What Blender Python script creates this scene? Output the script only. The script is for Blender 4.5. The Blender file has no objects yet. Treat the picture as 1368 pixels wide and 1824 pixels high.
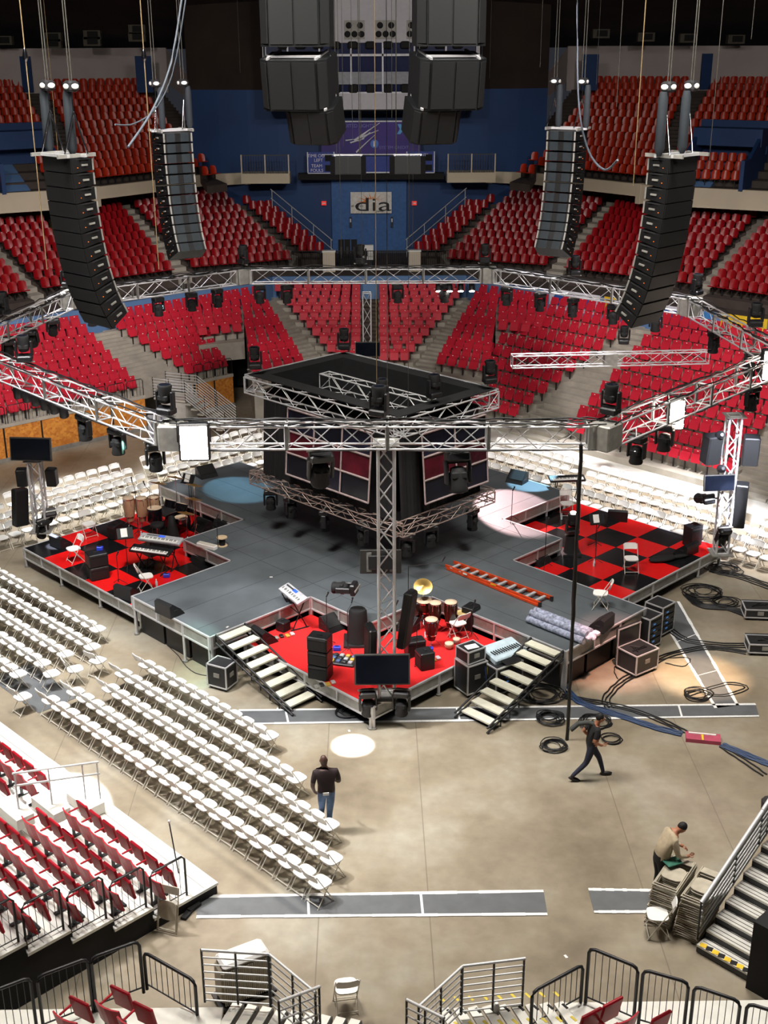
import bpy, math, random
import numpy as np
from mathutils import Vector, Matrix
random.seed(7)
SC = bpy.context.scene
COL = SC.collection
# ------------------------------------------------------------------ camera
H = 16.22
F_PX = 2178.0
PITCH, YAW, ROLL = 0.36857, 0.01237, -0.003855
FWD = Vector((math.sin(YAW)*math.cos(PITCH), math.cos(YAW)*math.cos(PITCH), -math.sin(PITCH)))
_r = Vector((math.cos(YAW), -math.sin(YAW), 0)); _u = _r.cross(FWD)
RIGHT = _r*math.cos(ROLL)+_u*math.sin(ROLL)
UPV = -_r*math.sin(ROLL)+_u*math.cos(ROLL)
cam = bpy.data.cameras.new('camera'); cam_o = bpy.data.objects.new('camera', cam); COL.objects.link(cam_o)
cam.sensor_fit = 'VERTICAL'; cam.sensor_height = 24.0; cam.lens = F_PX/1824*24.0
cam.clip_start = 0.3; cam.clip_end = 300
M = Matrix((RIGHT, UPV, -FWD)).transposed().to_4x4(); M.translation = (0, 0, H)
cam_o.matrix_world = M
SC.camera = cam_o
def at(x, y, z):            # point of the place seen at pixel x, y on the level z
    d = FWD + RIGHT*((x-684)/F_PX) - UPV*((y-912)/F_PX)
    t = (z-H)/d.z
    return Vector((d.x*t, d.y*t, z))
def atY(x, y, Y):           # point of the place seen at pixel x, y on the upright plane at depth Y
    d = FWD + RIGHT*((x-684)/F_PX) - UPV*((y-912)/F_PX)
    t = Y/d.y
    return Vector((d.x*t, Y, H+d.z*t))
# stage frame: u runs down to the right, v up to the right, at 45 degrees to the view
X0, Y0, PH = 0.078, 36.436, math.radians(-45.96)
EU = Vector((math.cos(PH), math.sin(PH), 0)); EV = Vector((-math.sin(PH), math.cos(PH), 0))
def S(u, v, z=0.0): return Vector((X0, Y0, z)) + EU*u + EV*v
def uv_of(p):
    q = Vector((p.x-X0, p.y-Y0, 0)); return q.dot(EU), q.dot(EV)
# ------------------------------------------------------------------ light and exposure
SC.view_settings.view_transform = 'Standard'; SC.view_settings.look = 'None'
SC.view_settings.exposure = 0.88; SC.view_settings.gamma = 1.0
try: SC.view_settings.use_curve_mapping = False
except Exception: pass
w = bpy.data.worlds.new('hall_air'); SC.world = w; w.use_nodes = True
w.node_tree.nodes['Background'].inputs[0].default_value = (0.55, 0.6, 0.75, 1)
w.node_tree.nodes['Background'].inputs[1].default_value = 0.02
SC.cycles.max_bounces = 5; SC.cycles.diffuse_bounces = 3; SC.cycles.glossy_bounces = 3
SC.cycles.sample_clamp_indirect = 4.0
def spot(name, loc, target, watts, col=(1, 1, 1), angle=60, blend=0.3, size=0.2):
    l = bpy.data.lights.new(name, 'SPOT'); l.energy = watts; l.color = col
    l.spot_size = math.radians(angle); l.spot_blend = blend; l.shadow_soft_size = size
    o = bpy.data.objects.new(name, l); COL.objects.link(o); o.location = loc
    o.rotation_euler = (Vector(target)-Vector(loc)).to_track_quat('-Z', 'Y').to_euler()
    return o
def area(name, loc, target, watts, sx, sy, col=(1, 1, 1)):
    l = bpy.data.lights.new(name, 'AREA'); l.energy = watts; l.color = col; l.shape = 'RECTANGLE'
    l.size = sx; l.size_y = sy
    o = bpy.data.objects.new(name, l); COL.objects.link(o); o.location = loc
    o.rotation_euler = (Vector(target)-Vector(loc)).to_track_quat('-Z', 'Y').to_euler()
    return o
# arena house lights under the roof: four banks over the floor, unseen spots over the seats, some added to brighten
for i, (x, y) in enumerate([(-7, 24), (7, 24), (-7, 48), (7, 48)]):
    area('house_light', (x, y, 25), (x*0.6, y, 0), 3000, 5, 5, (1.0, 0.95, 0.88))
spot('unseen_spot', (-12, 24, 23), S(4, -11, 0.5), 18000, (0.98, 0.98, 1.0), 44, 0.7, 1.0)     # on the chairs before the stage
spot('unseen_spot', (-9, 26, 23), S(-6, -10.5, 0.5), 13000, (0.98, 0.98, 1.0), 26, 0.6, 1.0)
spot('unseen_spot', (-15, 44, 20), S(-11.8, -3.2, 0.5), 28000, (0.98, 0.98, 1.0), 24, 0.5, 0.8) # on the chairs at the far side
spot('unseen_spot', (-12, 47, 20), S(-11.8, 3.2, 0.5), 24000, (0.98, 0.98, 1.0), 20, 0.5, 0.8)
for u, w_ in ((-2.5, 24000), (3.2, 34000), (9.0, 28000)):
    q = S(u, 11.6, 0.4); spot('unseen_spot', (q.x+2, q.y-1, 21), q, w_, (1.0, 0.96, 0.98), 20, 0.6, 0.8)
spot('unseen_spot', (-6, 30, 24), (-14, 56, 3), 10000, (1.0, 0.90, 0.9), 44, 0.8, 1.0)         # onto the lower bowl
spot('unseen_spot', (6, 30, 24), (15, 54, 3), 10000, (1.0, 0.90, 0.9), 44, 0.8, 1.0)
spot('unseen_spot', (-10, 8, 24), (-13, 72, 10), 7800, (1.0, 0.94, 0.88), 46, 0.7, 1.0)       # pair added on the camera side to brighten the upper stands
spot('unseen_spot', (10, 8, 24), (13, 72, 10), 7800, (1.0, 0.94, 0.88), 46, 0.7, 1.0)
spot('unseen_spot', (0, 35, 25), (0.1, 72, 13), 6500, (1.0, 0.97, 0.95), 26, 0.6, 1.0)             # added to brighten the press box and scoreboard
# ------------------------------------------------------------------ materials
def lin(c):
    c = [x/255 for x in c]
    return tuple(x/12.92 if x <= 0.04045 else ((x+0.055)/1.055)**2.4 for x in c)+(1,)
MATS = {}
def mat(name, rgb, rough=0.6, metal=0.0, var=0.12, scale=6.0, emit=None, es=1.0, spec=0.5, bump=0.0):
    if name in MATS: return MATS[name]
    m = bpy.data.materials.new(name); m.use_nodes = True; nt = m.node_tree; n = nt.nodes; b = n['Principled BSDF']
    b.inputs['Roughness'].default_value = rough; b.inputs['Metallic'].default_value = metal
    b.inputs['Specular IOR Level'].default_value = spec
    c = lin(rgb)
    if var > 0:
        tc = n.new('ShaderNodeTexCoord'); nz = n.new('ShaderNodeTexNoise'); nz.inputs['Scale'].default_value = scale
        nz.inputs['Detail'].default_value = 3
        rp = n.new('ShaderNodeValToRGB'); rp.color_ramp.elements[0].position = 0.3; rp.color_ramp.elements[1].position = 0.7
        rp.color_ramp.elements[0].color = tuple(x*(1-var) for x in c[:3])+(1,)
        rp.color_ramp.elements[1].color = tuple(min(1, x*(1+var)) for x in c[:3])+(1,)
        nt.links.new(tc.outputs['Object'], nz.inputs['Vector']); nt.links.new(nz.outputs['Fac'], rp.inputs['Fac'])
        nt.links.new(rp.outputs['Color'], b.inputs['Base Color'])
    else: b.inputs['Base Color'].default_value = c
    if emit:
        b.inputs['Emission Color'].default_value = lin(emit); b.inputs['Emission Strength'].default_value = es
    MATS[name] = m; return m
BLACK = mat('black_paint', (22, 22, 24), 0.45)
BLACKM = mat('matt_black', (14, 14, 15), 0.8)
CASE = mat('flightcase_board', (34, 34, 36), 0.5)
ALU = mat('brushed_aluminium', (206, 206, 208), 0.4, 0.45, 0.06)
ALUD = mat('dull_aluminium', (152, 150, 144), 0.5, 0.4, 0.15)
CHROME = mat('chrome', (215, 215, 220), 0.12, 1.0, 0.0)
WHITEP = mat('white_plastic', (232, 230, 226), 0.45, 0, 0.03)
CHAIRLEG = mat('cream_enamel', (205, 200, 188), 0.4, 0.1, 0.03)
STACKM = mat('chair_stack_enamel', (176, 168, 150), 0.5, 0.0, 0.15)
REDSEAT = mat('red_seat_plastic', (194, 34, 54), 0.5, 0, 0.08, 2, spec=0.25)  # seat red lightened, bright lighting and haze put into the colour
REDNEAR = mat('near_seat_red_plastic', (158, 18, 34), 0.4, 0, 0.08, 2, spec=0.3)  # darker copy of the seat red, strong light there countered in the colour
REDSEAT2 = mat('deep_red_shell_plastic', (146, 14, 22), 0.3, 0, 0.08, 2)
ORANGE = mat('orange_red_shell_plastic', (186, 46, 14), 0.35, 0, 0.1, 2)
CARPET = mat('red_carpet', (205, 20, 22), 0.9, 0, 0.06, 30)
DECKM = mat('deck_grey', (82, 88, 92), 0.55, 0, 0.15, 1.2)
BLUEW = mat('blue_wall_paint', (28, 62, 112), 0.6, 0, 0.12, 0.4)
LEDGE = mat('pale_blue_wall', (96, 132, 178), 0.6, 0, 0.1, 0.5)
BEIGE = mat('beige_fascia', (206, 192, 168), 0.7, 0, 0.06, 0.6)
CREAM = mat('cream_upper_wall', (196, 184, 180), 0.8, 0, 0.08, 0.5)
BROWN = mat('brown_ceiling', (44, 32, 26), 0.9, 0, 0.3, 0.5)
DARKC = mat('roof_black', (12, 11, 12), 0.9)
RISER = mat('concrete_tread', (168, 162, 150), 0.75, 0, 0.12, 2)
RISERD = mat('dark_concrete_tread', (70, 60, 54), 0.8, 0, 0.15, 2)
TREAD = mat('aluminium_tread', (214, 212, 204), 0.45, 0.25, 0.06, 4)
STAIRT = mat('cream_stair_tread', (206, 204, 186), 0.6, 0, 0.08, 5)
GUNM = mat('gunmetal_rail', (60, 60, 62), 0.4, 0.6)
SCREEN = mat('dark_screen', (13, 16, 24), 0.12, 0, 0.3, 3)
LENSON = mat('lit_lens', (255, 250, 240), 0.3, 0, 0, emit=(255, 248, 235), es=14)
LAMPON = mat('blazing_lamp', (255, 245, 230), 0.3, 0, 0, emit=(255, 232, 214), es=60)
SILVERR = mat('silver_rail', (212, 212, 212), 0.4, 0.25, 0.05)
ROPEM = mat('steel_wire_rope', (84, 82, 76), 0.5, 0.5)
ROPEY = mat('tan_rope', (128, 108, 76), 0.8)
CABLE = mat('black_cable', (20, 20, 22), 0.5)
CABLEB = mat('blue_cable', (36, 60, 96), 0.5)
WOODD = mat('dark_wood_shell', (46, 22, 14), 0.25)
SKINH = mat('drum_head', (222, 196, 168), 0.6)
BRASS = mat('brass_cymbal', (206, 170, 96), 0.3, 0.85)
ORANGEL = mat('orange_fibreglass', (214, 74, 28), 0.45)
def checker(name, c1, c2, size):
    m = bpy.data.materials.new(name); m.use_nodes = True; nt = m.node_tree; b = nt.nodes['Principled BSDF']
    tc = nt.nodes.new('ShaderNodeTexCoord'); ck = nt.nodes.new('ShaderNodeTexChecker')
    ck.inputs['Scale'].default_value = 1/size; ck.inputs['Color1'].default_value = lin(c1); ck.inputs['Color2'].default_value = lin(c2)
    mp = nt.nodes.new('ShaderNodeMapping'); mp.inputs['Location'].default_value = (0.0, 0.0, 0.5)
    nt.links.new(tc.outputs['Object'], mp.inputs['Vector']); nt.links.new(mp.outputs['Vector'], ck.inputs['Vector'])
    nt.links.new(ck.outputs['Color'], b.inputs['Base Color']); b.inputs['Roughness'].default_value = 0.35
    return m
def osb():
    m = bpy.data.materials.new('strand_board'); m.use_nodes = True; nt = m.node_tree; b = nt.nodes['Principled BSDF']
    tc = nt.nodes.new('ShaderNodeTexCoord'); v = nt.nodes.new('ShaderNodeTexVoronoi'); v.inputs['Scale'].default_value = 9
    rp = nt.nodes.new('ShaderNodeValToRGB'); rp.color_ramp.elements[0].color = lin((180, 100, 30)); rp.color_ramp.elements[1].color = lin((226, 156, 66))
    nt.links.new(tc.outputs['Object'], v.inputs['Vector']); nt.links.new(v.outputs['Color'], rp.inputs['Fac'])
    nt.links.new(rp.outputs['Color'], b.inputs['Base Color']); b.inputs['Roughness'].default_value = 0.7
    return m
OSB = osb()
def floor_mat():
    m = bpy.data.materials.new('sealed_concrete'); m.use_nodes = True; nt = m.node_tree; n = nt.nodes; L = nt.links; b = n['Principled BSDF']
    tc = n.new('ShaderNodeTexCoord')
    n1 = n.new('ShaderNodeTexNoise'); n1.inputs['Scale'].default_value = 0.35; n1.inputs['Detail'].default_value = 6; n1.inputs['Roughness'].default_value = 0.62
    rp = n.new('ShaderNodeValToRGB'); e = rp.color_ramp.elements
    e[0].position = 0.3; e[0].color = lin((126, 114, 96)); e[1].position = 0.72; e[1].color = lin((172, 166, 150))
    x = e.new(0.5); x.color = lin((152, 140, 120))
    n2 = n.new('ShaderNodeTexNoise'); n2.inputs['Scale'].default_value = 3.5; n2.inputs['Detail'].default_value = 5
    mx = n.new('ShaderNodeMix'); mx.data_type = 'RGBA'; mx.blend_type = 'MULTIPLY'; mx.inputs[0].default_value = 0.35
    L.new(tc.outputs['Object'], n1.inputs['Vector']); L.new(tc.outputs['Object'], n2.inputs['Vector'])
    L.new(n1.outputs['Fac'], rp.inputs['Fac']); L.new(rp.outputs['Color'], mx.inputs[6]); L.new(n2.outputs['Fac'], mx.inputs[7])
    # control joints running down the hall, 2.2 m apart, and a few across
    sp = n.new('ShaderNodeSeparateXYZ'); L.new(tc.outputs['Object'], sp.inputs[0])
    def joint(axis, period, off):
        a = n.new('ShaderNodeMath'); a.operation = 'ADD'; a.inputs[1].default_value = off; L.new(sp.outputs[axis], a.inputs[0])
        f = n.new('ShaderNodeMath'); f.operation = 'PINGPONG'; f.inputs[1].default_value = period/2; L.new(a.outputs[0], f.inputs[0])
        c = n.new('ShaderNodeMath'); c.operation = 'LESS_THAN'; c.inputs[1].default_value = 0.012; L.new(f.outputs[0], c.inputs[0])
        return c
    j1 = joint('X', 6.6, 1.08); j3 = joint('X', 6.6, -1.12); j2 = joint('Y', 11.0, 3.0)
    s = n.new('ShaderNodeMath'); s.operation = 'MAXIMUM'; L.new(j1.outputs[0], s.inputs[0]); L.new(j3.outputs[0], s.inputs[1])
    m2 = n.new('ShaderNodeMix'); m2.data_type = 'RGBA'; m2.inputs[7].default_value = lin((98, 88, 76))
    ff = n.new('ShaderNodeMath'); ff.operation = 'MULTIPLY'; ff.inputs[1].default_value = 0.6; L.new(s.outputs[0], ff.inputs[0])
    L.new(ff.outputs[0], m2.inputs[0]); L.new(mx.outputs[2], m2.inputs[6]); L.new(m2.outputs[2], b.inputs['Base Color'])
    rr = n.new('ShaderNodeMapRange'); rr.inputs['To Min'].default_value = 0.28; rr.inputs['To Max'].default_value = 0.55
    L.new(n1.outputs['Fac'], rr.inputs['Value']); L.new(rr.outputs[0], b.inputs['Roughness'])
    return m
FLOORM = floor_mat()
# ------------------------------------------------------------------ mesh builder
class MB:
    def __init__(s): s.v = []; s.f = []; s.mi = []; s.m = []; s.sm = []
    def _m(s, m):
        if m not in s.m: s.m.append(m)
        return s.m.index(m)
    def add(s, vs, fs, m, smooth=False):
        k = len(s.v); s.v += [tuple(v) for v in vs]; i = s._m(m)
        for f in fs: s.f.append(tuple(a+k for a in f)); s.mi.append(i); s.sm.append(smooth)
        return s
    def box(s, c, d, m, R=None, taper=None):
        hx, hy, hz = d[0]/2, d[1]/2, d[2]/2
        pts = []
        for z in (-1, 1):
            t = 1 if (taper is None or z < 0) else taper
            for x, y in ((-1, -1), (1, -1), (1, 1), (-1, 1)):
                p = Vector((x*hx*t, y*hy*t, z*hz))
                if R is not None: p = R @ p
                pts.append(p+Vector(c))
        return s.add(pts, [(3, 2, 1, 0), (4, 5, 6, 7), (0, 1, 5, 4), (1, 2, 6, 5), (2, 3, 7, 6), (3, 0, 4, 7)], m)
    def bbox(s, c, d, m, r=0.02, R=None):           # box with chamfered vertical and top edges
        hx, hy, hz = d[0]/2, d[1]/2, d[2]/2
        def ring(ix, iy, z):
            a, b = hx-ix, hy-iy; k = r
            return [(-a+k, -b, z), (a-k, -b, z), (a, -b+k, z), (a, b-k, z), (a-k, b, z), (-a+k, b, z), (-a, b-k, z), (-a, -b+k, z)]
        rs = [ring(r, r, -hz), ring(0, 0, -hz+r), ring(0, 0, hz-r), ring(r, r, hz)]
        pts = []
        for g in rs:
            for p in g:
                p = Vector(p)
                if R is not None: p = R @ p
                pts.append(p+Vector(c))
        fs = [tuple(range(7, -1, -1)), tuple(range(24, 32))]
        for k in range(3):
            for i in range(8): j = (i+1) % 8; fs.append((k*8+i, k*8+j, k*8+8+j, k*8+8+i))
        return s.add(pts, fs, m)
    def tube(s, a, b, r, m, n=6, r2=None, cap=True):
        a, b = Vector(a), Vector(b); d = b-a
        if d.length < 1e-6: return s
        q = d.to_track_quat('Z', 'Y'); r2 = r if r2 is None else r2; pts = []
        for p, rr in ((a, r), (b, r2)):
            for i in range(n):
                t = 2*math.pi*i/n; pts.append(p+q @ Vector((math.cos(t)*rr, math.sin(t)*rr, 0)))
        fs = [(i, (i+1) % n, n+(i+1) % n, n+i) for i in range(n)]
        s.add(pts, fs, m, True)
        if cap: s.add(pts, [tuple(range(n-1, -1, -1)), tuple(range(n, 2*n))], m)
        return s
    def path(s, pts, r, m, n=6, closed=False):
        P = [Vector(p) for p in pts]; N = len(P); vs = []
        for k, p in enumerate(P):
            if closed: d = P[(k+1) % N]-P[k-1]
            else: d = P[min(k+1, N-1)]-P[max(k-1, 0)]
            if d.length < 1e-9: d = Vector((0, 0, 1))
            d.normalize(); up = Vector((0, 0, 1)) if abs(d.z) < 0.9 else Vector((0, 1, 0))
            x = d.cross(up).normalized(); y = x.cross(d)
            for i in range(n):
                t = 2*math.pi*i/n; vs.append(p+x*math.cos(t)*r+y*math.sin(t)*r)
        fs = []
        for k in range(N if closed else N-1):
            for i in range(n):
                j = (i+1) % n; a = k*n; b = ((k+1) % N)*n
                fs.append((a+i, a+j, b+j, b+i))
        s.add(vs, fs, m, True)
        if not closed: s.add(vs[:n]+vs[-n:], [tuple(range(n-1, -1, -1)), tuple(range(n, 2*n))], m)
        return s
    def lathe(s, prof, m, n=16, c=(0, 0, 0), R=None):   # prof: list of (r, z)
        vs = []
        for r, z in prof:
            for i in range(n):
                t = 2*math.pi*i/n; p = Vector((r*math.cos(t), r*math.sin(t), z))
                if R is not None: p = R @ p
                vs.append(p+Vector(c))
        fs = []
        for k in range(len(prof)-1):
            for i in range(n): j = (i+1) % n; fs.append((k*n+i, k*n+j, (k+1)*n+j, (k+1)*n+i))
        s.add(vs, fs, m, True)
        e = len(prof)-1
        s.add(vs[:n], [tuple(range(n-1, -1, -1))], m); s.add(vs[e*n:], [tuple(range(n))], m)
        return s
    def ell(s, c, r, m, nu=12, nv=8, R=None):
        prof = [(max(1e-4, math.sin(math.pi*k/nv)), -math.cos(math.pi*k/nv)) for k in range(nv+1)]
        vs = []
        for rr, z in prof:
            for i in range(nu):
                t = 2*math.pi*i/nu; p = Vector((rr*math.cos(t)*r[0], rr*math.sin(t)*r[1], z*r[2]))
                if R is not None: p = R @ p
                vs.append(p+Vector(c))
        fs = [(k*nu+i, k*nu+(i+1) % nu, (k+1)*nu+(i+1) % nu, (k+1)*nu+i) for k in range(nv) for i in range(nu)]
        return s.add(vs, fs, m, True)
    def prism(s, poly, z0, z1, m, mside=None):       # poly: xy list, counter-clockwise
        n = len(poly); lo = [(p[0], p[1], z0) for p in poly]; hi = [(p[0], p[1], z1) for p in poly]
        s.add(hi, [tuple(range(n))], m); s.add(lo, [tuple(range(n-1, -1, -1))], mside or m)
        s.add(lo+hi, [(i, (i+1) % n, n+(i+1) % n, n+i) for i in range(n)], mside or m); return s
    def quad(s, a, b, c, d, m): return s.add([a, b, c, d], [(0, 1, 2, 3)], m)
    def mesh(s, name):
        me = bpy.data.meshes.new(name); me.from_pydata(s.v, [], s.f)
        for m in s.m: me.materials.append(m)
        me.polygons.foreach_set('material_index', s.mi); me.polygons.foreach_set('use_smooth', s.sm); me.update(); return me
    def obj(s, name, parent=None, loc=(0, 0, 0), rz=0):
        o = bpy.data.objects.new(name, s.mesh(name)); COL.objects.link(o)
        o.location = loc; o.rotation_euler = (0, 0, rz)
        if parent: o.parent = parent
        return o
def tag(o, label, cat, group=None, kind=None):
    o['label'] = label; o['category'] = cat
    if group: o['group'] = group
    if kind: o['kind'] = kind
    return o
def thing(name, label, cat, loc=(0, 0, 0), rz=0, group=None):
    o = bpy.data.objects.new(name, None); COL.objects.link(o); o.location = loc; o.rotation_euler = (0, 0, rz)
    o.empty_display_size = 0.2
    return tag(o, label, cat, group)
def struct(name, mb, label=None):
    o = mb.obj(name); o['kind'] = 'structure'
    if label: o['label'] = label
    return o
def kids(o): return [c for c in ALLKIDS.get(o.name, [])]
ALLKIDS = {}
def dup(root, loc, rz=0, label=None, group=None, scale=None, rot=None):
    c = root.copy(); COL.objects.link(c); c.location = loc; c.scale = (1, 1, 1); c.rotation_euler = rot if rot else (0, 0, rz)
    if scale: c.scale = (scale,)*3
    if label: c['label'] = label
    if group: c['group'] = group
    def rec(src, dst):
        for ch in list(src.children):
            k = ch.copy(); COL.objects.link(k); k.parent = dst; rec(ch, k)
    rec(root, c); return c
class Proto:                      # first use moves the prototype itself, later uses copy it
    def __init__(s, root): s.root = root; s.used = False
    def __call__(s, loc, rz=0, label=None, group=None, rot=None):
        if not s.used:
            s.used = True; o = s.root; s.src = o; o.location = loc; o.rotation_euler = rot if rot else (0, 0, rz)
            if label: o['label'] = label
            if group: o['group'] = group
            return o
        return dup(s.root, loc, rz, label, group, rot=rot)
ORD = ('first second third fourth fifth sixth seventh eighth ninth tenth eleventh twelfth thirteenth fourteenth fifteenth '
       'sixteenth seventeenth eighteenth nineteenth twentieth').split()
def ordn(i):
    if i < 20: return ORD[i]
    t, k = divmod(i+1, 10); tens = {2: 'twenty', 3: 'thirty', 4: 'forty', 5: 'fifty', 6: 'sixty'}[t]
    return tens+'-'+ORD[k-1] if k else tens[:-1]+'ieth'
def Rz(a): return Matrix.Rotation(a, 3, 'Z')
def Rx(a): return Matrix.Rotation(a, 3, 'X')
def Ry(a): return Matrix.Rotation(a, 3, 'Y')
# ================================================================== THE SETTING
fl = MB(); fl.prism([(-45, 5), (45, 5), (45, 95), (-45, 95)], -0.3, 0.0, FLOORM); struct('floor', fl)
def mir(p): q = Vector(p); q.x = 0.16-q.x; return q
CEN = Vector((0.1, 36.4, 0))
def push(p, d):
    q = Vector((p.x-CEN.x, p.y-CEN.y, 0)).normalized()*d
    return Vector((p.x+q.x, p.y+q.y, p.z))
# ------------------------------------------------------------------ seat shapes (each faces +y)
def seat_mesh(kind):
    b = MB()
    if kind == 'flip':
        R = Rx(math.radians(-12))
        b.bbox((0, -0.20, 0.66), (0.44, 0.035, 0.44), REDSEAT, 0.015, Rx(math.radians(10)))
        b.bbox((0, -0.075, 0.55), (0.42, 0.045, 0.36), REDSEAT, 0.015, Rx(math.radians(22)))
        b.box((0, -0.12, 0.2), (0.05, 0.05, 0.4), GUNM)
        b.box((0, -0.178, 0.83), (0.05, 0.012, 0.03), WHITEP, Rx(math.radians(10)))
    else:
        m = REDSEAT2 if kind == 'shell' else ORANGE
        vs = []; nx, nz = 5, 4
        for k in range(nz):
            z = [0.42, 0.58, 0.76, 0.84][k]; wd = [0.42, 0.45, 0.43, 0.30][k]
            for i in range(nx):
                x = (i/(nx-1)-0.5)
                vs.append((x*wd, -0.22+0.35*x*x-0.05*k*0.6, z))
        fs = [(k*nx+i+1, k*nx+i, (k+1)*nx+i, (k+1)*nx+i+1) for k in range(nz-1) for i in range(nx-1)]
        k0 = len(vs)
        for (x, y, z) in list(vs): vs.append((x, y-0.03, z))
        fs += [(f[3]+k0, f[2]+k0, f[1]+k0, f[0]+k0) for f in list(fs)]
        b.add(vs, fs, m, True)
        b.bbox((0, 0.0, 0.41), (0.42, 0.42, 0.05), m, 0.02, Rx(math.radians(6)))
        b.box((0, -0.05, 0.2), (0.05, 0.08, 0.38), GUNM)
    return b
SEATS = {'flip': [], 'shell': [], 'orange': []}
def proj(p):
    q = Vector(p)-Vector((0, 0, H)); z = q.dot(FWD)
    if z < 0.5: return (-9999, -9999)
    return 684+F_PX*q.dot(RIGHT)/z, 912-F_PX*q.dot(UPV)/z
def tier(F0, F1, B0, B1, z0, z1, n, kind, desc, m=RISER, pitch=0.5, side=True, skip=None, low=0.0):
    """stepped stand: n rows from the front line F0-F1 at z0 to the back line B0-B1 at z1"""
    b = MB(); F0, F1, B0, B1 = [Vector((p.x, p.y, 0)) for p in (F0, F1, B0, B1)]
    def lr(t): return F0.lerp(B0, t), F1.lerp(B1, t)
    for i in range(n):
        z = z0+(z1-z0)*i/max(1, n-1); ta, tb = (i-0.5)/max(1, n-1), (i+0.5)/max(1, n-1)
        a, c = lr(ta); d, e = lr(tb); Z = Vector((0, 0, 1))
        b.quad(a+Z*z, c+Z*z, e+Z*z, d+Z*z, m)
        zl = (z-(z1-z0)/max(1, n-1)) if i else low
        b.quad(a+Z*zl, c+Z*zl, c+Z*z, a+Z*z, m)
        if side:
            b.quad(d+Z*low, a+Z*low, a+Z*z, d+Z*z, m); b.quad(c+Z*low, e+Z*low, e+Z*z, c+Z*z, m)
        if i == n-1: b.quad(e+Z*low, d+Z*low, d+Z*z, e+Z*z, m)
        if kind:
            l, r = lr(i/max(1, n-1)); L = (r-l).length; k = int(L/pitch+0.3)
            if k < 1: continue
            dr = (r-l).normalized(); nrm = Vector((dr.y, -dr.x, 0))
            if nrm.dot((F0+F1)-(B0+B1)) < 0: nrm = -nrm
            rz = math.atan2(-nrm.x, nrm.y)
            for j in range(k):
                if skip and skip(i, j, k): continue
                p = l.lerp(r, (j+0.5)/k)-nrm*0.08; p.z = z
                x, y = proj((p.x, p.y, z+0.6))
                if -130 < x < 1500 and -60 < y < 1950:
                    SEATS[kind].append((p, rz, desc, i, j, (Vector((0, 0, H))-p).length))
    return struct('riser_slab', b)
def aisle(F0, F1, B0, B1, z0, z1, n, m=RISER):
    b = MB(); F0, F1, B0, B1 = [Vector((p.x, p.y, 0)) for p in (F0, F1, B0, B1)]; Z = Vector((0, 0, 1))
    for i in range(n):
        z = z0+(z1-z0)*(i+1)/n
        a, c = F0.lerp(B0, i/n), F1.lerp(B1, i/n); d, e = F0.lerp(B0, (i+1)/n), F1.lerp(B1, (i+1)/n)
        zl = z0+(z1-z0)*i/n-0.4
        b.quad(a+Z*z, c+Z*z, e+Z*z, d+Z*z, m); b.quad(a+Z*zl, c+Z*zl, c+Z*z, a+Z*z, m)
        b.quad(d+Z*zl, a+Z*zl, a+Z*z, d+Z*z, m); b.quad(c+Z*zl, e+Z*zl, e+Z*z, c+Z*z, m)
    return struct('step_slab', b)
zt = 0.8
z0, z1 = 1.9, 3.75
def a2(x, y, z): return at(x, y, z+zt)
# ---- lower bowl, far end, facing the hall straight on
A = [a2(592, 627, z0), a2(643, 627, z0), a2(487, 505, z1), a2(643, 505, z1)]
tier(*A, z0, z1, 10, 'flip', 'far block left of the middle stair')
Bq = [a2(674, 627, z0), a2(730, 627, z0), a2(674, 505, z1), a2(830, 505, z1)]
tier(*Bq, z0, z1, 10, 'flip', 'far block right of the middle stair')
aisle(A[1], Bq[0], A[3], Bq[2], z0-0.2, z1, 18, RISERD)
C1 = [a2(450, 650, z0), a2(546, 634, z0), a2(432, 518, z1), a2(470, 512, z1)]
tier(*C1, z0, z1, 10, 'flip', 'left corner block by the vomitory')
aisle(C1[1], A[0], C1[3], A[2], z0-0.2, z1, 20)
mC1 = [mir(p) for p in C1]
tier(mC1[1], mC1[0], mC1[3], mC1[2], z0, z1, 10, 'flip', 'right corner block by the vomitory')
aisle(Bq[1], mC1[1], Bq[3], mC1[3], z0-0.2, z1, 20)
# ---- left side of the bowl
C12 = [a2(352, 585, 2.8), a2(434, 577, 2.8), a2(345, 533, z1), a2(432, 518, z1)]
tier(*C12, 2.85, z1, 5, 'flip', 'short block above left vomitory', low=2.0)
zl_ = 1.5
C2 = [a2(332, 652, zl_), a2(408, 637, zl_), a2(190, 559, z1), a2(345, 533, z1)]
tier(*C2, zl_, z1, 8, 'flip', 'left side block below the vomitory')
Dq = [a2(-70, 737, zl_), a2(247, 674, zl_), a2(-90, 600, z1), a2(146, 566, z1)]
tier(*Dq, zl_, z1, 8, 'flip', 'block above the strand board wall')
aisle(Dq[1], C2[0], Dq[3], C2[2], z0-0.2, z1, 16)
# ---- right side of the bowl, rows run with the stage, down to the floor
zr0, zr1, nr = 0.55, 3.75, 10
tier(S(-11.3, 14.5), S(-6.0, 14.5), S(-10.4, 22.2), S(-5.1, 22.2), zr0, zr1, nr, 'flip', 'right side block by the vomitory')
tier(S(-3.4, 14.5), S(4.6, 14.5), S(-4.1, 22.2), S(3.4, 22.2), zr0, zr1, nr, 'flip', 'right block between the two stairs')
tier(S(6.2, 14.5), S(11.5, 14.5), S(4.7, 22.2), S(11.5, 22.2), zr0, zr1, nr, 'flip', 'right block past the second stair')
aisle(S(-6.0, 14.1), S(-3.4, 14.1), S(-5.1, 22.4), S(-4.1, 22.4), zr0-0.3, zr1, 20)
aisle(S(4.6, 14.1), S(6.2, 14.1), S(3.4, 22.4), S(4.7, 22.4), zr0-0.3, zr1, 20)
mC12 = [mir(p) for p in C12]
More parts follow.
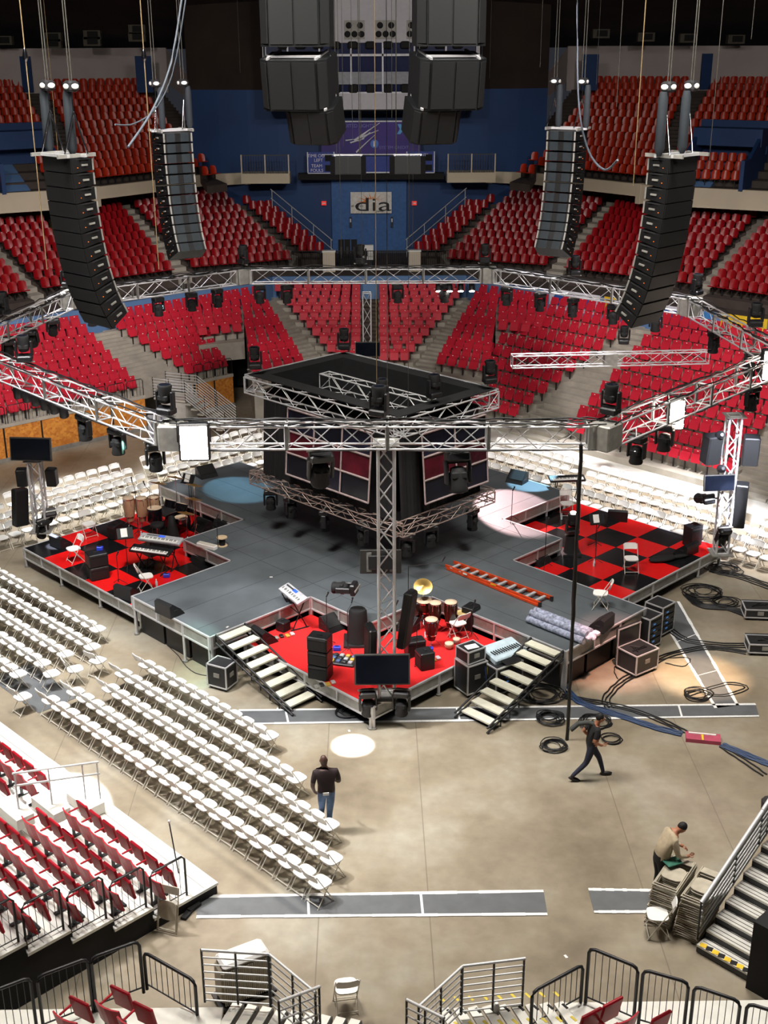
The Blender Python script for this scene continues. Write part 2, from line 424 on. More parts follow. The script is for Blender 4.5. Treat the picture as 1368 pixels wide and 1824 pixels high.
tier(mC12[1], mC12[0], mC12[3], mC12[2], 2.85, z1, 5, 'flip', 'short block above right vomitory', low=2.0)
b = MB(); b.box((0, 0, 0), (22, 1.6, 0.3), TREAD); o = struct('riser_slab', b); o.location = S(1.3, 13.55, 0.15); o.rotation_euler = (0, 0, PH)
# ---- vomitory interiors (dark boxes under the short blocks)
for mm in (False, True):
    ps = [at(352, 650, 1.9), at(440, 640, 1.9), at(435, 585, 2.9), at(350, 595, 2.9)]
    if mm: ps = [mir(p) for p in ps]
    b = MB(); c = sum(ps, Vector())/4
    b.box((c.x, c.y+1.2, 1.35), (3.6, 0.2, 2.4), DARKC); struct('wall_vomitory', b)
# ---- strand board wall on the left, panels with black edges
def fr(F, B, n, k=.62): return F+(F-B)*(k/(n-1))
fa, fb, fc, fd = fr(Dq[0], Dq[2], 8), fr(Dq[1], Dq[3], 8), fr(C2[0], C2[2], 8), fr(C2[1], C2[3], 8)
b = MB(); bt = MB()
for p, q, n in ((fa, fb, 5), (fc, fd, 2)):
    d = (q-p); L = Vector((d.x, d.y, 0)).length; ang = math.atan2(d.y, d.x)
    for i in range(n):
        c = p.lerp(q, (i+.5)/n); b.box((c.x, c.y, .82), (L/n-.05, .05, 1.3), OSB, Rz(ang)); e = p.lerp(q, i/n); bt.box((e.x, e.y, .8), (.07, .08, 1.3), BLACK, Rz(ang))
    c = (p+q)/2; bt.box((c.x, c.y, .09), (L, .14, .18), ALUD, Rz(ang)); bt.box((c.x, c.y, 1.53), (L, .1, .14), RISER, Rz(ang))
struct('wall_left', b); struct('trim_1', bt)
for p, q, nm in ((fa, fb, 'above the strand board'), (fc, fd, 'beside the left vomitory')):
    n = 9 if p is fa else 4; 
    for k in range(n):
        a_, c_ = p.lerp(q, (k+.06)/n), p.lerp(q, (k+.94)/n); r = MB(); a0 = Vector((a_.x, a_.y, 1.55)); c0_ = Vector((c_.x, c_.y, 1.55)); Z = Vector((0, 0, .8)); u_ = (c0_-a0).normalized()*.08
        r.path([a0, a0+Z*.9, a0+Z+u_, c0_+Z-u_, c0_+Z*.9, c0_], .018, BLACK, 6)
        for j in range(1, 5): e = a0.lerp(c0_, j/5); r.tube(e, e+Z, .007, GUNM, 4)
        tag(r.obj('front_rail'), 'black hoop front rail %s, %s from the left' % (nm, ordn(k)), 'railing', 'front rails of the far left bowl')
# grey hanging banners and white metal steps between the two board walls
for k, (x, y) in enumerate(((274, 795), (291, 790))):
    b = MB(); b.box((0, 0, .75), (.34, .04, 1.3), mat('grey_white_banner', (176, 178, 186), .7, 0, .1)); b.box((.0, -.03, .85), (.07, .01, .8), mat('grey_print', (110, 112, 128), .7))
    tag(b.obj('banner', loc=at(x, y, 0)), 'grey-white upright banner behind the near truss corner, %s from the left' % ordn(k), 'banner', 'grey banners beside the white steps')
t = thing('bowl_steps', 'white metal steps with level-barred rails left of the far stage corner', 'steps', at(345, 765, 0))
b = MB(); o_ = at(345, 765, 0); ax = Vector((.86, -.35, 0)).normalized(); ay = Vector((-ax.y, ax.x, 0))
for k in range(6): c = ax*(.1+.3*k); b.box((c.x, c.y, 1.3-.2*k), (.3, 1.1, .06), TREAD, Rz(math.atan2(ax.y, ax.x)))
c = ax*(-.8); b.box((c.x, c.y, 1.42), (1.6, 1.1, .08), TREAD, Rz(math.atan2(ax.y, ax.x))); b.box((c.x, c.y, .7), (1.5, 1.0, 1.3), mat('white_cloth_side', (190, 188, 182), .8), Rz(math.atan2(ax.y, ax.x))); b.obj('treads', t)
for s in (-.55, .55):
    b = MB()
    for k in range(7):
        z = 1.55+.13*k; b.tube(ay*s-ax*1.6+Vector((0, 0, z)), ay*s+Vector((0, 0, z)), .022, SILVERR, 5); b.tube(ay*s+Vector((0, 0, z)), ay*s+ax*1.9+Vector((0, 0, z-1.25)), .022, SILVERR, 5)
    for f in (-1.6, -.8, 0, .95, 1.9): q_ = ay*s+ax*f; zz = 1.45-max(0, f)*.66; b.tube(q_+Vector((0, 0, zz)), q_+Vector((0, 0, zz+.95)), .02, GUNM, 5)
    b.obj('barred_rail', t)
# ---- pale blue wall behind the lower bowl
line = [a2(-150, 612, z1), a2(150, 566, z1), a2(345, 533, z1), a2(470, 512, z1), a2(487, 505, z1)]
line = [push(p, 0.9) for p in line]; line += [mir(p) for p in reversed(line)]
b = MB()
for p, q in zip(line[:-1], line[1:]):
    d = q-p; ang = math.atan2(d.y, d.x); c = (p+q)/2
    b.box((c.x, c.y, 2.4), (d.length+0.1, 0.2, 4.7), LEDGE, Rz(ang))
struct('wall_back', b)
# concourse slab between the pale wall and the upper stand
b = MB(); out = [push(p, 9) for p in line]
for i in range(len(line)-1):
    b.quad(Vector((line[i].x, line[i].y, 4.5)), Vector((line[i+1].x, line[i+1].y, 4.5)), Vector((out[i+1].x, out[i+1].y, 4.5)), Vector((out[i].x, out[i].y, 4.5)), RISERD)
struct('slab', b)
# ---- middle stand: deep red shell seats either side of the blue wall
y0, y1 = 4.9, 7.5
def both(q, *a, **k):
    d = a[3]
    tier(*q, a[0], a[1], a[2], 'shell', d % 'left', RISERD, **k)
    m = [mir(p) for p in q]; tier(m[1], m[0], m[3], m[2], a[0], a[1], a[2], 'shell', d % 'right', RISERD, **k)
U1 = [a2(530, 434, y0), a2(577, 434, y0), a2(400, 322, y1), a2(438, 320, y1)]
both(U1, y0, y1, 12, 'inner strip %s of blue wall', low=4.5)
U2 = [a2(340, 462, y0), a2(520, 448, y0), a2(222, 336, y1), a2(388, 323, y1)]
both(U2, y0, y1, 12, 'second block %s of blue wall', low=4.5)
U3 = [a2(150, 487, y0), a2(310, 466, y0), a2(105, 360, y1), a2(205, 338, y1)]
both(U3, y0, y1, 11, 'third block %s of blue wall', low=4.5)
U4 = [a2(75, 498, y0), a2(146, 488, y0), a2(-60, 358, y1), a2(62, 349, y1)]
both(U4, y0, y1, 12, 'fourth block %s of blue wall', low=4.5)
U5 = [a2(-70, 520, y0), a2(52, 502, y0), a2(-190, 378, y1), a2(-78, 366, y1)]
both(U5, y0, y1, 12, 'outer block %s of blue wall', low=4.5)
for a_, b_ in ((U2, U1), (U3, U2), (U5, U4)):
    aisle(a_[1], b_[0], a_[3], b_[2], y0-0.1, y1, 13, RISER)
    aisle(mir(b_[0]), mir(a_[1]), mir(b_[2]), mir(a_[3]), y0-0.1, y1, 13, RISER)
# ---- beige fascia of the top stand
for mm in (False, True):
    pts = [push(a2(x, y, 8.9), -1.0) for x, y in ((436, 281), (358, 284), (160, 304), (132, 307), (-160, 322))]
    for q_ in pts: q_.z = 8.9
    if mm: pts = [mir(p) for p in pts]
    b = MB()
    for i, (p, q) in enumerate(zip(pts[:-1], pts[1:])):
        d = q-p; ang = math.atan2(d.y, d.x); c = (p+q)/2; hh = 0.65 if i < 2 else 1.0
        b.box((c.x, c.y, 8.95-hh/2), (d.length+0.05, 0.25, hh), BEIGE, Rz(ang))
        b.box((p.x, p.y, 8.95-hh/2), (0.3, 0.34, hh+0.06), BEIGE, Rz(ang))
    struct('beam_fascia', b)
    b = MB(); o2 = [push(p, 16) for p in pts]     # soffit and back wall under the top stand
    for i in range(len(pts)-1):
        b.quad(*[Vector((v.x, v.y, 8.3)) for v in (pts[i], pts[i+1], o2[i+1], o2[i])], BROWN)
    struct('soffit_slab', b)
    b = MB(); o3 = [push(p, 3.0) for p in pts]
    for i in range(len(pts)-1):
        p, q = o3[i], o3[i+1]; d = q-p; c = (p+q)/2
        b.box((c.x, c.y, 6.3), (d.length, 0.2, 3.8), mat('ochre_wall', (86, 72, 36), 0.8), Rz(math.atan2(d.y, d.x)))
    struct('wall_concourse', b)
# ---- top stand: orange seats
t0, t1 = 8.9, 13.2
def bothO(q, n, d, **k):
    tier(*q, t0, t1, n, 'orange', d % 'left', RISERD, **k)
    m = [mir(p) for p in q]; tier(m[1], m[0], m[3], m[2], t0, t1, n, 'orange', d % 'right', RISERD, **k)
O1 = [a2(160, 304, t0), a2(358, 284, t0), a2(78, 142, t1), a2(248, 140, t1)]
bothO(O1, 13, 'inner top block, %s', low=8.5)
O2 = [a2(-160, 322, t0), a2(132, 307, t0), a2(-180, 146, t1), a2(36, 142, t1)]
bothO(O2, 13, 'outer top block, %s', low=8.5, skip=lambda i, j, k: i < 6 and 3 < k-j < 9)
O3 = [a2(363, 299, t0), a2(392, 296, t0), a2(355, 276, 9.3), a2(370, 275, 9.3)]
for mm in (False, True):
    q = [mir(p) for p in O3] if mm else O3
    if mm: q = [q[1], q[0], q[3], q[2]]
    tier(*q, t0, 9.3, 2, 'orange', 'short top end rows, %s' % ('right' if mm else 'left'), RISERD, low=8.5)
for a_, b_ in ((O2, O1),):
    aisle(a_[1], b_[0], a_[3], b_[2], t0, t1, 24, RISERD); aisle(mir(b_[0]), mir(a_[1]), mir(b_[2]), mir(a_[3]), t0, t1, 24, RISERD)
e0 = [O1[1], a2(400, 281, t0), O1[3], a2(285, 139, t1)]
aisle(*e0, t0, t1, 24, RISERD); aisle(mir(e0[1]), mir(e0[0]), mir(e0[3]), mir(e0[2]), t0, t1, 24, RISERD)
# blue vomitory housings in the top stand
for mm in (False, True):
    c = push(a2(48, 312, 8.9), -0.7); c.z = 8.9
    n = (CEN-c); n.z = 0; n.normalize(); ang = math.atan2(-n.x, n.y)
    hx = [Vector(v) for v in ((-2.0, 0.3, 0), (1.35, 0.3, 0), (1.35, -4.2, 0), (-2.0, -4.2, 0))]
    b = MB()
    b.box((-2.0, -2.0, 0.75), (0.2, 4.4, 1.5), BLUEW); b.box((1.5, -2.0, 0.75), (0.2, 4.4, 1.5), BLUEW)
    b.box((-0.25, -4.3, 1.6), (3.7, 0.25, 3.2), BLUEW); b.box((-0.25, -3.6, 2.4), (3.7, 1.5, 0.9), BLUEW)
    b.box((0.5, -2.2, 0.25), (1.3, 3.6, 0.5), LEDGE, Rx(math.radians(-20)))
    for s in (-1.95, 1.45): b.box((s, -2.2, 1.3), (0.18, 4.2, 1.3), BLUEW, Rx(math.radians(-28)))
    o = struct('wall_vomitory', b); o.location = c; o.rotation_euler = (0, 0, ang)
    if mm: o.location = mir(c); o.rotation_euler = (0, 0, -ang)
# cream wall and roof edge above the top stand
for mm in (False, True):
    wlp = [a2(-220, 146, t1), a2(250, 139, t1), a2(300, 139, t1)]
    q = [push(p, 0.6) for p in wlp]
    if mm: q = [mir(p) for p in q]
    b = MB()
    for p, r in zip(q[:-1], q[1:]):
        d = r-p; c = (p+r)/2; b.box((c.x, c.y, 14.45), (d.length+0.1, 0.2, 2.7), CREAM, Rz(math.atan2(d.y, d.x)))
    e = atY(352, 163, 76) if not mm else mir(atY(352, 163, 76)); s_ = q[-1]
    b.quad(Vector((s_.x, s_.y, 15.8)), Vector((e.x, e.y, 13.6)), Vector((e.x, e.y, 12.6)), Vector((s_.x, s_.y, 13.6)), CREAM)
    struct('wall_right' if mm else 'wall_far', b)
    for px in ((35, 60), (245, 274)):                       # blue doors at the head of the aisles
        a_, c_ = push(a2(px[0], 142, t1), 0.42), push(a2(px[1], 142, t1), 0.42)
        if mm: a_, c_ = mir(a_), mir(c_)
        d = c_-a_; c = (a_+c_)/2; b = MB(); b.box((0, 0, 1.05), (d.length, 0.12, 2.1), BLUEW)
        o = struct('door_1', b); o.location = (c.x, c.y, t1+0.05); o.rotation_euler = (0, 0, math.atan2(d.y, d.x))
# ---- blue drum wall at the far end with brown wall above
b = MB(); pr = None
for i in range(-6, 7):
    x = 0.1+i*1.75; y = 74.0+0.030*i*i*1.3
    if pr is not None:
        b.quad(Vector((pr[0], pr[1], 4.4)), Vector((x, y, 4.4)), Vector((x, y, 13.55)), Vector((pr[0], pr[1], 13.55)), BLUEW)
        b.quad(Vector((pr[0], pr[1], 13.55)), Vector((x, y, 13.55)), Vector((x, y, 21)), Vector((pr[0], pr[1], 21)), BROWN)
    pr = (x, y)
struct('wall_end', b)
b = MB(); b.box((0.1, 73.85, 6.6), (4.4, 0.12, 4.3), mat('blue_door_paint', (48, 96, 158), 0.55)); struct('door_2', b)
# ceiling: dark sloping roof, brown panels
b = MB(); b.quad(Vector((-45, 86, 15.7)), Vector((45, 86, 15.7)), Vector((45, 60, 21.5)), Vector((-45, 60, 21.5)), BROWN)
b.quad(Vector((-45, 60, 21.5)), Vector((45, 60, 21.5)), Vector((45, -8, 29)), Vector((-45, -8, 29)), DARKC); struct('ceiling', b)
b = MB(); b.box((-34, 45, 13), (0.3, 90, 28), DARKC); struct('wall_left', b)
b = MB(); b.box((34, 45, 13), (0.3, 90, 28), DARKC); struct('wall_right', b)
# ================================================================== SEATS AS THINGS
def place_seats(kind, name, colour, cat_, group):
    L = sorted(SEATS[kind], key=lambda t: t[5]); pr = None; me = seat_mesh(kind).mesh(name)
    cnt = {}
    for p, rz, desc, i, j, _ in L[:300]:
        o = bpy.data.objects.new(name, me); COL.objects.link(o); o.location = p; o.rotation_euler = (0, 0, rz)
        tag(o, '%s, %s row, %s along, %s' % (colour, ordn(i), ordn(j), desc), cat_, group)
    rest = L[300:]
    if not rest: return
    n = len(me.vertices); co = np.empty(n*3); me.vertices.foreach_get('co', co); co = co.reshape(-1, 3)
    faces = [tuple(f.vertices) for f in me.polygons]; mi = [f.material_index for f in me.polygons]; sm = [f.use_smooth for f in me.polygons]
    V = []; FF = []
    for k, (p, rz, *_r) in enumerate(rest):
        c, s = math.cos(rz), math.sin(rz)
        x = co[:, 0]*c-co[:, 1]*s+p.x; y = co[:, 0]*s+co[:, 1]*c+p.y; V.append(np.stack([x, y, co[:, 2]+p.z], 1))
        FF += [tuple(a+k*n for a in f) for f in faces]
    m2 = bpy.data.meshes.new(name+'_mass'); m2.from_pydata(np.concatenate(V).tolist(), [], FF)
    for m in me.materials: m2.materials.append(m)
    m2.polygons.foreach_set('material_index', mi*len(rest)); m2.polygons.foreach_set('use_smooth', sm*len(rest)); m2.update()
    o = bpy.data.objects.new(name, m2); COL.objects.link(o)
    tag(o, 'remaining %s in the rows further back' % colour.replace('seat', 'seats'), cat_, None, 'stuff')
# ------------------------------------------------------------------ near left bleacher: detailed seats
def near_seat(label, mixw=None):
    t = thing('arena_seat', label, 'seat', group='seats of the near bleachers')
    b = MB(); vs = []
    for k, z in enumerate((0.36, 0.58, 0.80)):
        for i in range(5):
            x = i/4-0.5; vs.append((x*0.50, -0.26+0.10*x*x*2-0.05*k, z))
    fs = [(k*5+i+1, k*5+i, (k+1)*5+i, (k+1)*5+i+1) for k in range(2) for i in range(4)]
    n = len(vs); vs += [(x, y-0.03, z) for x, y, z in vs]; fs += [tuple(a+n for a in reversed(f)) for f in fs]
    rim = [0, 1, 2, 3, 4, 9, 14, 13, 12, 11, 10, 5]; fs += [(rim[i], rim[(i+1) % 12], rim[(i+1) % 12]+n, rim[i]+n) for i in range(12)]
    b.add(vs, fs, REDNEAR, False); b.obj('backrest', t)
    b = MB(); b.bbox((0, 0.03, 0.66), (0.41, 0.06, 0.46), REDNEAR, 0.02, Rx(math.radians(12))); b.ell((0, 0.03, 0.66), (0.02, 0.02, 0.02), WHITEP, 6, 4); b.obj('seat', t)
    b = MB(); b.bbox((-0.25, -0.04, 0.62), (0.04, 0.34, 0.035), REDNEAR, 0.01); b.obj('armrest', t)
    b = MB(); b.box((-0.2, -0.16, 0.22), (0.05, 0.06, 0.44), GUNM); b.box((-0.2, -0.12, 0.02), (0.08, 0.3, 0.03), GUNM); b.box((0, -0.16, 0.42), (0.42, 0.05, 0.05), GUNM); b.obj('bracket', t)
    return t
ns = Proto(near_seat('red seat'))
RZS = math.atan2(-EV.x, EV.y)           # a thing that faces the stage along +v
nb = MB()
rows = [(-14.97, -13.42, 0.30)]+[(-14.97-0.88*(k+1), -14.97-0.88*k, 0.56+0.255*k) for k in range(9)]
for v0, v1, z in rows:
    nb.add([S(-9, v0, z), S(9.25, v0, z), S(9.25, v1, z), S(-9, v1, z), S(-9, v0, z-0.06), S(9.25, v0, z-0.06), S(9.25, v1, z-0.06), S(-9, v1, z-0.06)],
           [(0, 1, 2, 3), (7, 6, 5, 4), (1, 5, 6, 2), (3, 2, 6, 7), (0, 3, 7, 4)], TREAD)
    nb.quad(S(-9, v1, z-0.2), S(9.2, v1, z-0.2), S(9.2, v1, z-0.06), S(-9, v1, z-0.06), BLACKM)
    nb.add([S(9.2, v0, 0), S(9.2, v1, 0), S(9.2, v1, z-0.07), S(9.2, v0, z-0.07)], [(0, 1, 2, 3)], BLACKM)
    for k in range(1, 5):
        vv = v0+(v1-v0)*k/5; nb.box(S(0.1, vv, z+0.002), (18.2, 0.012, 0.006), ALUD, Rz(PH))
struct('riser_slab', nb)
for i in range(8):
    v = (rows[i][0]+0.42) if i else -14.5; z = rows[i][2]
    us = [6.05+0.505*j for j in range(7)]+[4.35-0.505*j for j in range(14)]
    for j, u in enumerate(us):
        x, y = proj(S(u, v, z+0.5))
        if not (-60 < x < 1400 and -60 < y < 1900): continue
        side = 'stair-end' if j < 7 else 'far-side'
        jj = 6-j if j < 7 else j-7
        ns(S(u, v, z), RZS, 'red seat, near left bleacher, %s row, %s %s' % (ordn(i), ordn(jj), 'from the railing end' if j < 7 else 'beyond the white aisle steps'))
    # railing at the row end
    r = MB(); e = 9.12; vb = rows[i][0]+0.06; vf = rows[i][1]-0.08 if i else -14.1
    h = 0.95
    r.path([S(e, vf, z), S(e, vf, z+h-0.08), S(e, vf-0.06, z+h), S(e, vb+0.06, z+h), S(e, vb, z+h-0.08), S(e, vb, z)], 0.024, BLACK)
    for k in range(1, 6):
        vv = vf+(vb-vf)*k/6; r.tube(S(e, vv, z+0.08), S(e, vv, z+h), 0.006, GUNM, 4)
    r.tube(S(e, vf, z+0.08), S(e, vb, z+0.08), 0.012, BLACK)
    tag(r.obj('guard_rail'), 'black hoop guard rail at the open end of the %s row, near left bleacher' % ordn(i), 'railing', 'end rails of the near left bleacher')
# white steps and silver handrail in the aisle
b = MB()
for k in range(5): b.box(S(5.1, -13.9-0.44*k*1.9, 0.45+0.27*k), (0.95, 0.4, 0.26), TREAD, Rz(PH))
struct('step_slab', b)
b = MB(); p = [S(5.45, -12.9, 0), S(5.45, -12.9, 1.0)]
a_, c_ = at(175, 1357, 1.35), at(22, 1378, 2.0)
for dz in (0, -0.3): b.tube(a_+Vector((0, 0, dz)), c_+Vector((0, 0, dz)), 0.025, SILVERR)
for t in (0.02, 0.2, 0.6, 0.98): q = a_.lerp(c_, t); b.tube(q, Vector((q.x, q.y, 0.35)), 0.02, SILVERR)
tag(b.obj('hand_rail'), 'silver two-bar handrail at the top left end of the near left bleacher aisle', 'railing')
# ================================================================== STAGE
deck_z, low_z = 1.22, 0.66
W_, S_, LU, LV = 1.83, 4.29, 9.14, 7.92
dk = [(-W_, -LV), (W_, -LV), (W_, -S_), (S_, -S_), (S_, -W_), (LU, -W_), (LU, W_), (S_, W_), (S_, S_), (W_, S_), (W_, LV), (-W_, LV), (-W_, S_), (-S_, S_), (-S_, W_), (-LU, W_), (-LU, -W_), (-S_, -W_), (-S_, -S_), (-W_, -S_)]
st = thing('stage', 'grey cross-shaped concert stage with metal edge panels in the middle of the floor', 'stage', (X0, Y0, 0), PH)
b = MB(); b.prism(dk, deck_z-0.10, deck_z, DECKM, BLACKM); b.obj('deck', st)
JM = mat('deck_joint_grey', (48, 51, 54), .7)
b = MB()                       # panel joints in the deck
for k in range(-7, 8):
    q = k*1.22; e = LV if abs(q) < W_ else (S_ if abs(q) < S_ else 0)
    if e: b.box((q, 0, deck_z+0.002), (0.008, 2*e, 0.003), JM)
    e = LU if abs(q) < W_ else (S_ if abs(q) < S_ else 0)
    if e: b.box((0, q, deck_z+0.002), (2*e, 0.008, 0.003), JM)
b.obj('deck_joint', st)['kind'] = 'stuff'
b = MB(); lg = MB(); cloth = MB()
def facia(b, p, q, zt, hh, step=1.22, leg=True):
    p, q = Vector((p[0], p[1], 0)), Vector((q[0], q[1], 0)); d = q-p; L = d.length; d.normalize(); ang = math.atan2(d.y, d.x); n = Vector((d.y, -d.x, 0))
    c = (p+q)/2; R = Rz(ang)
    b.box((c.x, c.y, zt-hh/2), (L, 0.03, hh), ALUD, R)
    for z in (zt-0.02, zt-hh+0.02): b.box((c.x+n.x*0.02, c.y+n.y*0.02, z), (L, 0.05, 0.045), ALU, R)
    k = max(1, round(L/step))
    for i in range(k+1):
        t = p+d*(L*i/k); b.box((t.x+n.x*0.02, t.y+n.y*0.02, zt-hh/2), (0.05, 0.06, hh), ALU, R)
        if leg and i % 2 == 0 or i == k:
            t = t+d*(0.05 if i == 0 else -0.05 if i == k else 0)
            lg.tube((t.x, t.y, 0.04), (t.x, t.y, zt-0.03), 0.045, ALU, 8); lg.tube((t.x, t.y, 0), (t.x, t.y, 0.05), 0.08, ALUD, 8)
N = len(dk)
for i in range(N): facia(b, dk[i], dk[(i+1) % N], deck_z, 0.40)
b.obj('edge_panel', st); lg.obj('leg', st); lg = MB()
bk = MB()
for i in (0, 5, 10, 15): # dark cloth under the arm tips
    p, q = Vector(dk[i]+(0,)), Vector(dk[i+1]+(0,)); d = (q-p).normalized(); n = Vector((d.y, -d.x, 0)); c = (p+q)/2-n*0.5
    for k in (-1, 0, 1): bk.box((c.x+d.x*k*1.22, c.y+d.y*k*1.22, 0.4), (1.1, 0.6, 0.8), CASE, Rz(math.atan2(d.y, d.x)))
bk.box((0, 0, 0.45), (2*S_-0.6, 2*S_-0.6, 0.7), BLACKM); bk.box((0, 0, 0.4), (3.0, 2*LV-2, 0.78), BLACKM); bk.box((0, 0, 0.4), (2*LU-2, 3.0, 0.78), BLACKM)
bk.obj('understage_box', st)
# red and checkered lower platforms: one per quarter
lows = [('platform_front', 'red carpeted low platform at the near corner of the stage', [(W_+.03, -6.76), (6.90, -6.76), (6.90, -W_-.03), (S_+.03, -W_-.03), (S_+.03, -S_-.03), (W_+.03, -S_-.03)], CARPET),
        ('platform_left', 'red and black checkered low platform on the left of the stage', [(-W_-.03, -S_-.03), (-S_-.03, -S_-.03), (-S_-.03, -W_-.03), (-8.58, -W_-.03), (-8.58, -7.66), (-W_-.03, -7.66)], 'L'),
        ('platform_right', 'red and black checkered low platform on the right of the stage', [(W_+.03, S_+.03), (S_+.03, S_+.03), (S_+.03, W_+.03), (7.66, W_+.03), (7.66, 8.5), (W_+.03, 8.5)], 'R')]
for nm, lab, poly, m in lows:
    o = thing('low_platform', lab, 'stage platform', (X0, Y0, 0), PH)
    a = sum(poly[i][0]*poly[(i+1) % 6][1]-poly[(i+1) % 6][0]*poly[i][1] for i in range(6))
    if a < 0: poly = poly[::-1]
    if isinstance(m, str):
        # checkerboard of 1.22 m carpet squares, laid from the outer corner
        ox, oy = (-8.58, -7.66) if m == 'L' else (7.66, 8.5)
        cb = MB(); cb.prism(poly, low_z-0.1, low_z-0.004, BLACKM, BLACKM); cb.obj('platform_deck', o)
        red, blk = MB(), MB(); CR = mat('gloss_red_square', (214, 22, 22), 0.25, 0, 0.03); CB = mat('gloss_black_square', (20, 20, 22), 0.2, 0, 0.1)
        for i in range(8):
            for j in range(8):
                sx = 1 if m == 'L' else -1
                u0, v0 = ox+sx*i*1.22, oy+sx*j*1.22; u1, v1 = u0+sx*1.22, v0+sx*1.22
                ua, ub, va, vb = min(u0, u1), max(u0, u1), min(v0, v1), max(v0, v1)
                if m == 'L':
                    ub, vb = min(ub, -W_-.03), min(vb, -W_-.03)
                    cu, cv = -S_-.03, -S_-.03
                else:
                    ua, va = max(ua, W_+.03), max(va, W_+.03); cu, cv = S_+.03, S_+.03
                if ub-ua < 0.02 or vb-va < 0.02: continue
                t = red if (i+j) % 2 == (1 if m == 'L' else 0) else blk
                mm_ = CR if t is red else CB
                rects = []
                if m == 'L':
                    if ub <= cu or vb <= cv: rects = [(ua, ub, va, vb)]
                    else:
                        if ua < cu: rects.append((ua, cu, va, vb))
                        if va < cv: rects.append((max(ua, cu), ub, va, cv))
                else:
                    if ua >= cu or va >= cv: rects = [(ua, ub, va, vb)]
                    else:
                        if ub > cu: rects.append((cu, ub, va, vb))
                        if vb > cv: rects.append((ua, min(ub, cu), cv, vb))
                for r0, r1, r2, r3 in rects:
                    if r1-r0 > 0.02 and r3-r2 > 0.02: t.prism([(r0, r2), (r1, r2), (r1, r3), (r0, r3)], low_z-0.003, low_z, mm_)
        red.obj('red_squares', o)['kind'] = 'stuff'; blk.obj('black_squares', o)['kind'] = 'stuff'
    else:
        cb = MB(); cb.prism(poly, low_z-0.1, low_z, m, BLACKM); cb.obj('platform_deck', o)
    b = MB(); lg = MB(); n = len(poly)
    for i in range(n):
        p, q = poly[i], poly[(i+1) % n]
        if max(abs(p[0]), abs(p[1])) > 5 and max(abs(q[0]), abs(q[1])) > 5:
            if (abs(p[0]-q[0]) < .01 and abs(p[0]) > 6) or (abs(p[1]-q[1]) < .01 and abs(p[1]) > 6): facia(b, p, q, low_z, 0.36)
    b.obj('edge_panel', o); lg.obj('leg', o)
# stairs up to the stage
def stair(name, label, top, dirv, width_dir, width, run, n=8):
    t = thing(name, label, 'steps', tuple(top[:2])+(0,)); o = Vector(top)
    W2 = width_dir*width
    for k in range(n):
        z = deck_z*(n-k)/(n+0.35); c = dirv*(run*(k+0.5)/n)+W2*0.5
        b = MB(); ang = math.atan2(width_dir.y, width_dir.x)
        b.box((c.x, c.y, z), (width-0.08, run/n*0.78, 0.045), STAIRT, Rz(ang))
        for q in (-0.02, 0.02): b.box((c.x, c.y, z-0.03+0*q), (width-0.06, run/n*0.7, 0.03), BLACK, Rz(ang))
        b.obj('tread', t)
    for s in (0, 1):
        b = MB(); p = W2*s
        for dz in (0.03, -0.22):
            a = p+Vector((0, 0, deck_z+dz-0.02)); c = p+dirv*(run*1.06)+Vector((0, 0, max(0.04, 0.14+dz)))
            b.tube(a, c, 0.03, BLACK)
        for k in range(n):
            f = k/n; a = p+dirv*run*f+Vector((0, 0, deck_z*(1-f)+0.0)); b.tube(a, a-Vector((0, 0, min(0.2, a.z))), 0.018, BLACK)
        b.obj('side_rail', t)
    return t
stair('stage_stairs', 'eight-tread steps with cream treads left of the red near platform', S(W_+.05, -7.76, 0), EU, EV, 1.0, 2.95)
stair('stage_stairs', 'eight-tread steps with cream treads right of the red near platform', S(8.02, -W_-.05, 0), -EV, EU, 1.08, 2.85)
# ================================================================== TRUSS
def truss_mb(b, p, q, w=0.42, h=0.50, m=ALU, bay=0.62, r=0.026):
    p, q = Vector(p), Vector(q); d = q-p; L = d.length; d.normalize()
    s = d.cross(Vector((0, 0, 1)))
    if s.length < 0.1: s = Vector((1, 0, 0)); up = d.cross(s)
    else: up = Vector((0, 0, 1))
    s.normalize(); up = s.cross(d).normalized()
    cs = [s*(w/2)+up*(h/2), -s*(w/2)+up*(h/2), -s*(w/2)-up*(h/2), s*(w/2)-up*(h/2)]
    for c in cs: b.tube(p+c, q+c, r, m, 6)
    n = max(1, round(L/bay))
    for i in range(n):
        a, e = p+d*(L*i/n), p+d*(L*(i+1)/n)
        for k in range(4):
            c1, c2 = cs[k], cs[(k+1) % 4]
            if i % 2: c1, c2 = c2, c1
            b.tube(a+c1, e+c2, r*0.5, m, 4, cap=False)
    for e in (p, q):
        for k in range(4): b.tube(e+cs[k], e+cs[(k+1) % 4], r*0.8, m, 4, cap=False)
    return b
ringz = 7.85
rp = [at(305, 757, 8.1), at(1078, 757, 8.1), at(1400, 626, 8.1), at(1232, 533, 8.1), at(872, 478, 8.1), at(430, 480, 8.1), at(126, 520, 8.1), at(-78, 610, 8.1)]
rp = [Vector((p.x, p.y, ringz)) for p in rp]
names = ['straight near ring truss section, blazing lamp at its left end', 'near right ring truss section rising out of frame', 'slanted right ring truss section beside the yellow banner', 'far right ring truss section before the white banners', 'straight far ring truss section below the blue wall', 'far left ring truss section behind the left speaker column', 'slanted left ring truss section, steep in the frame', 'near left ring truss section with the lit lamp row']
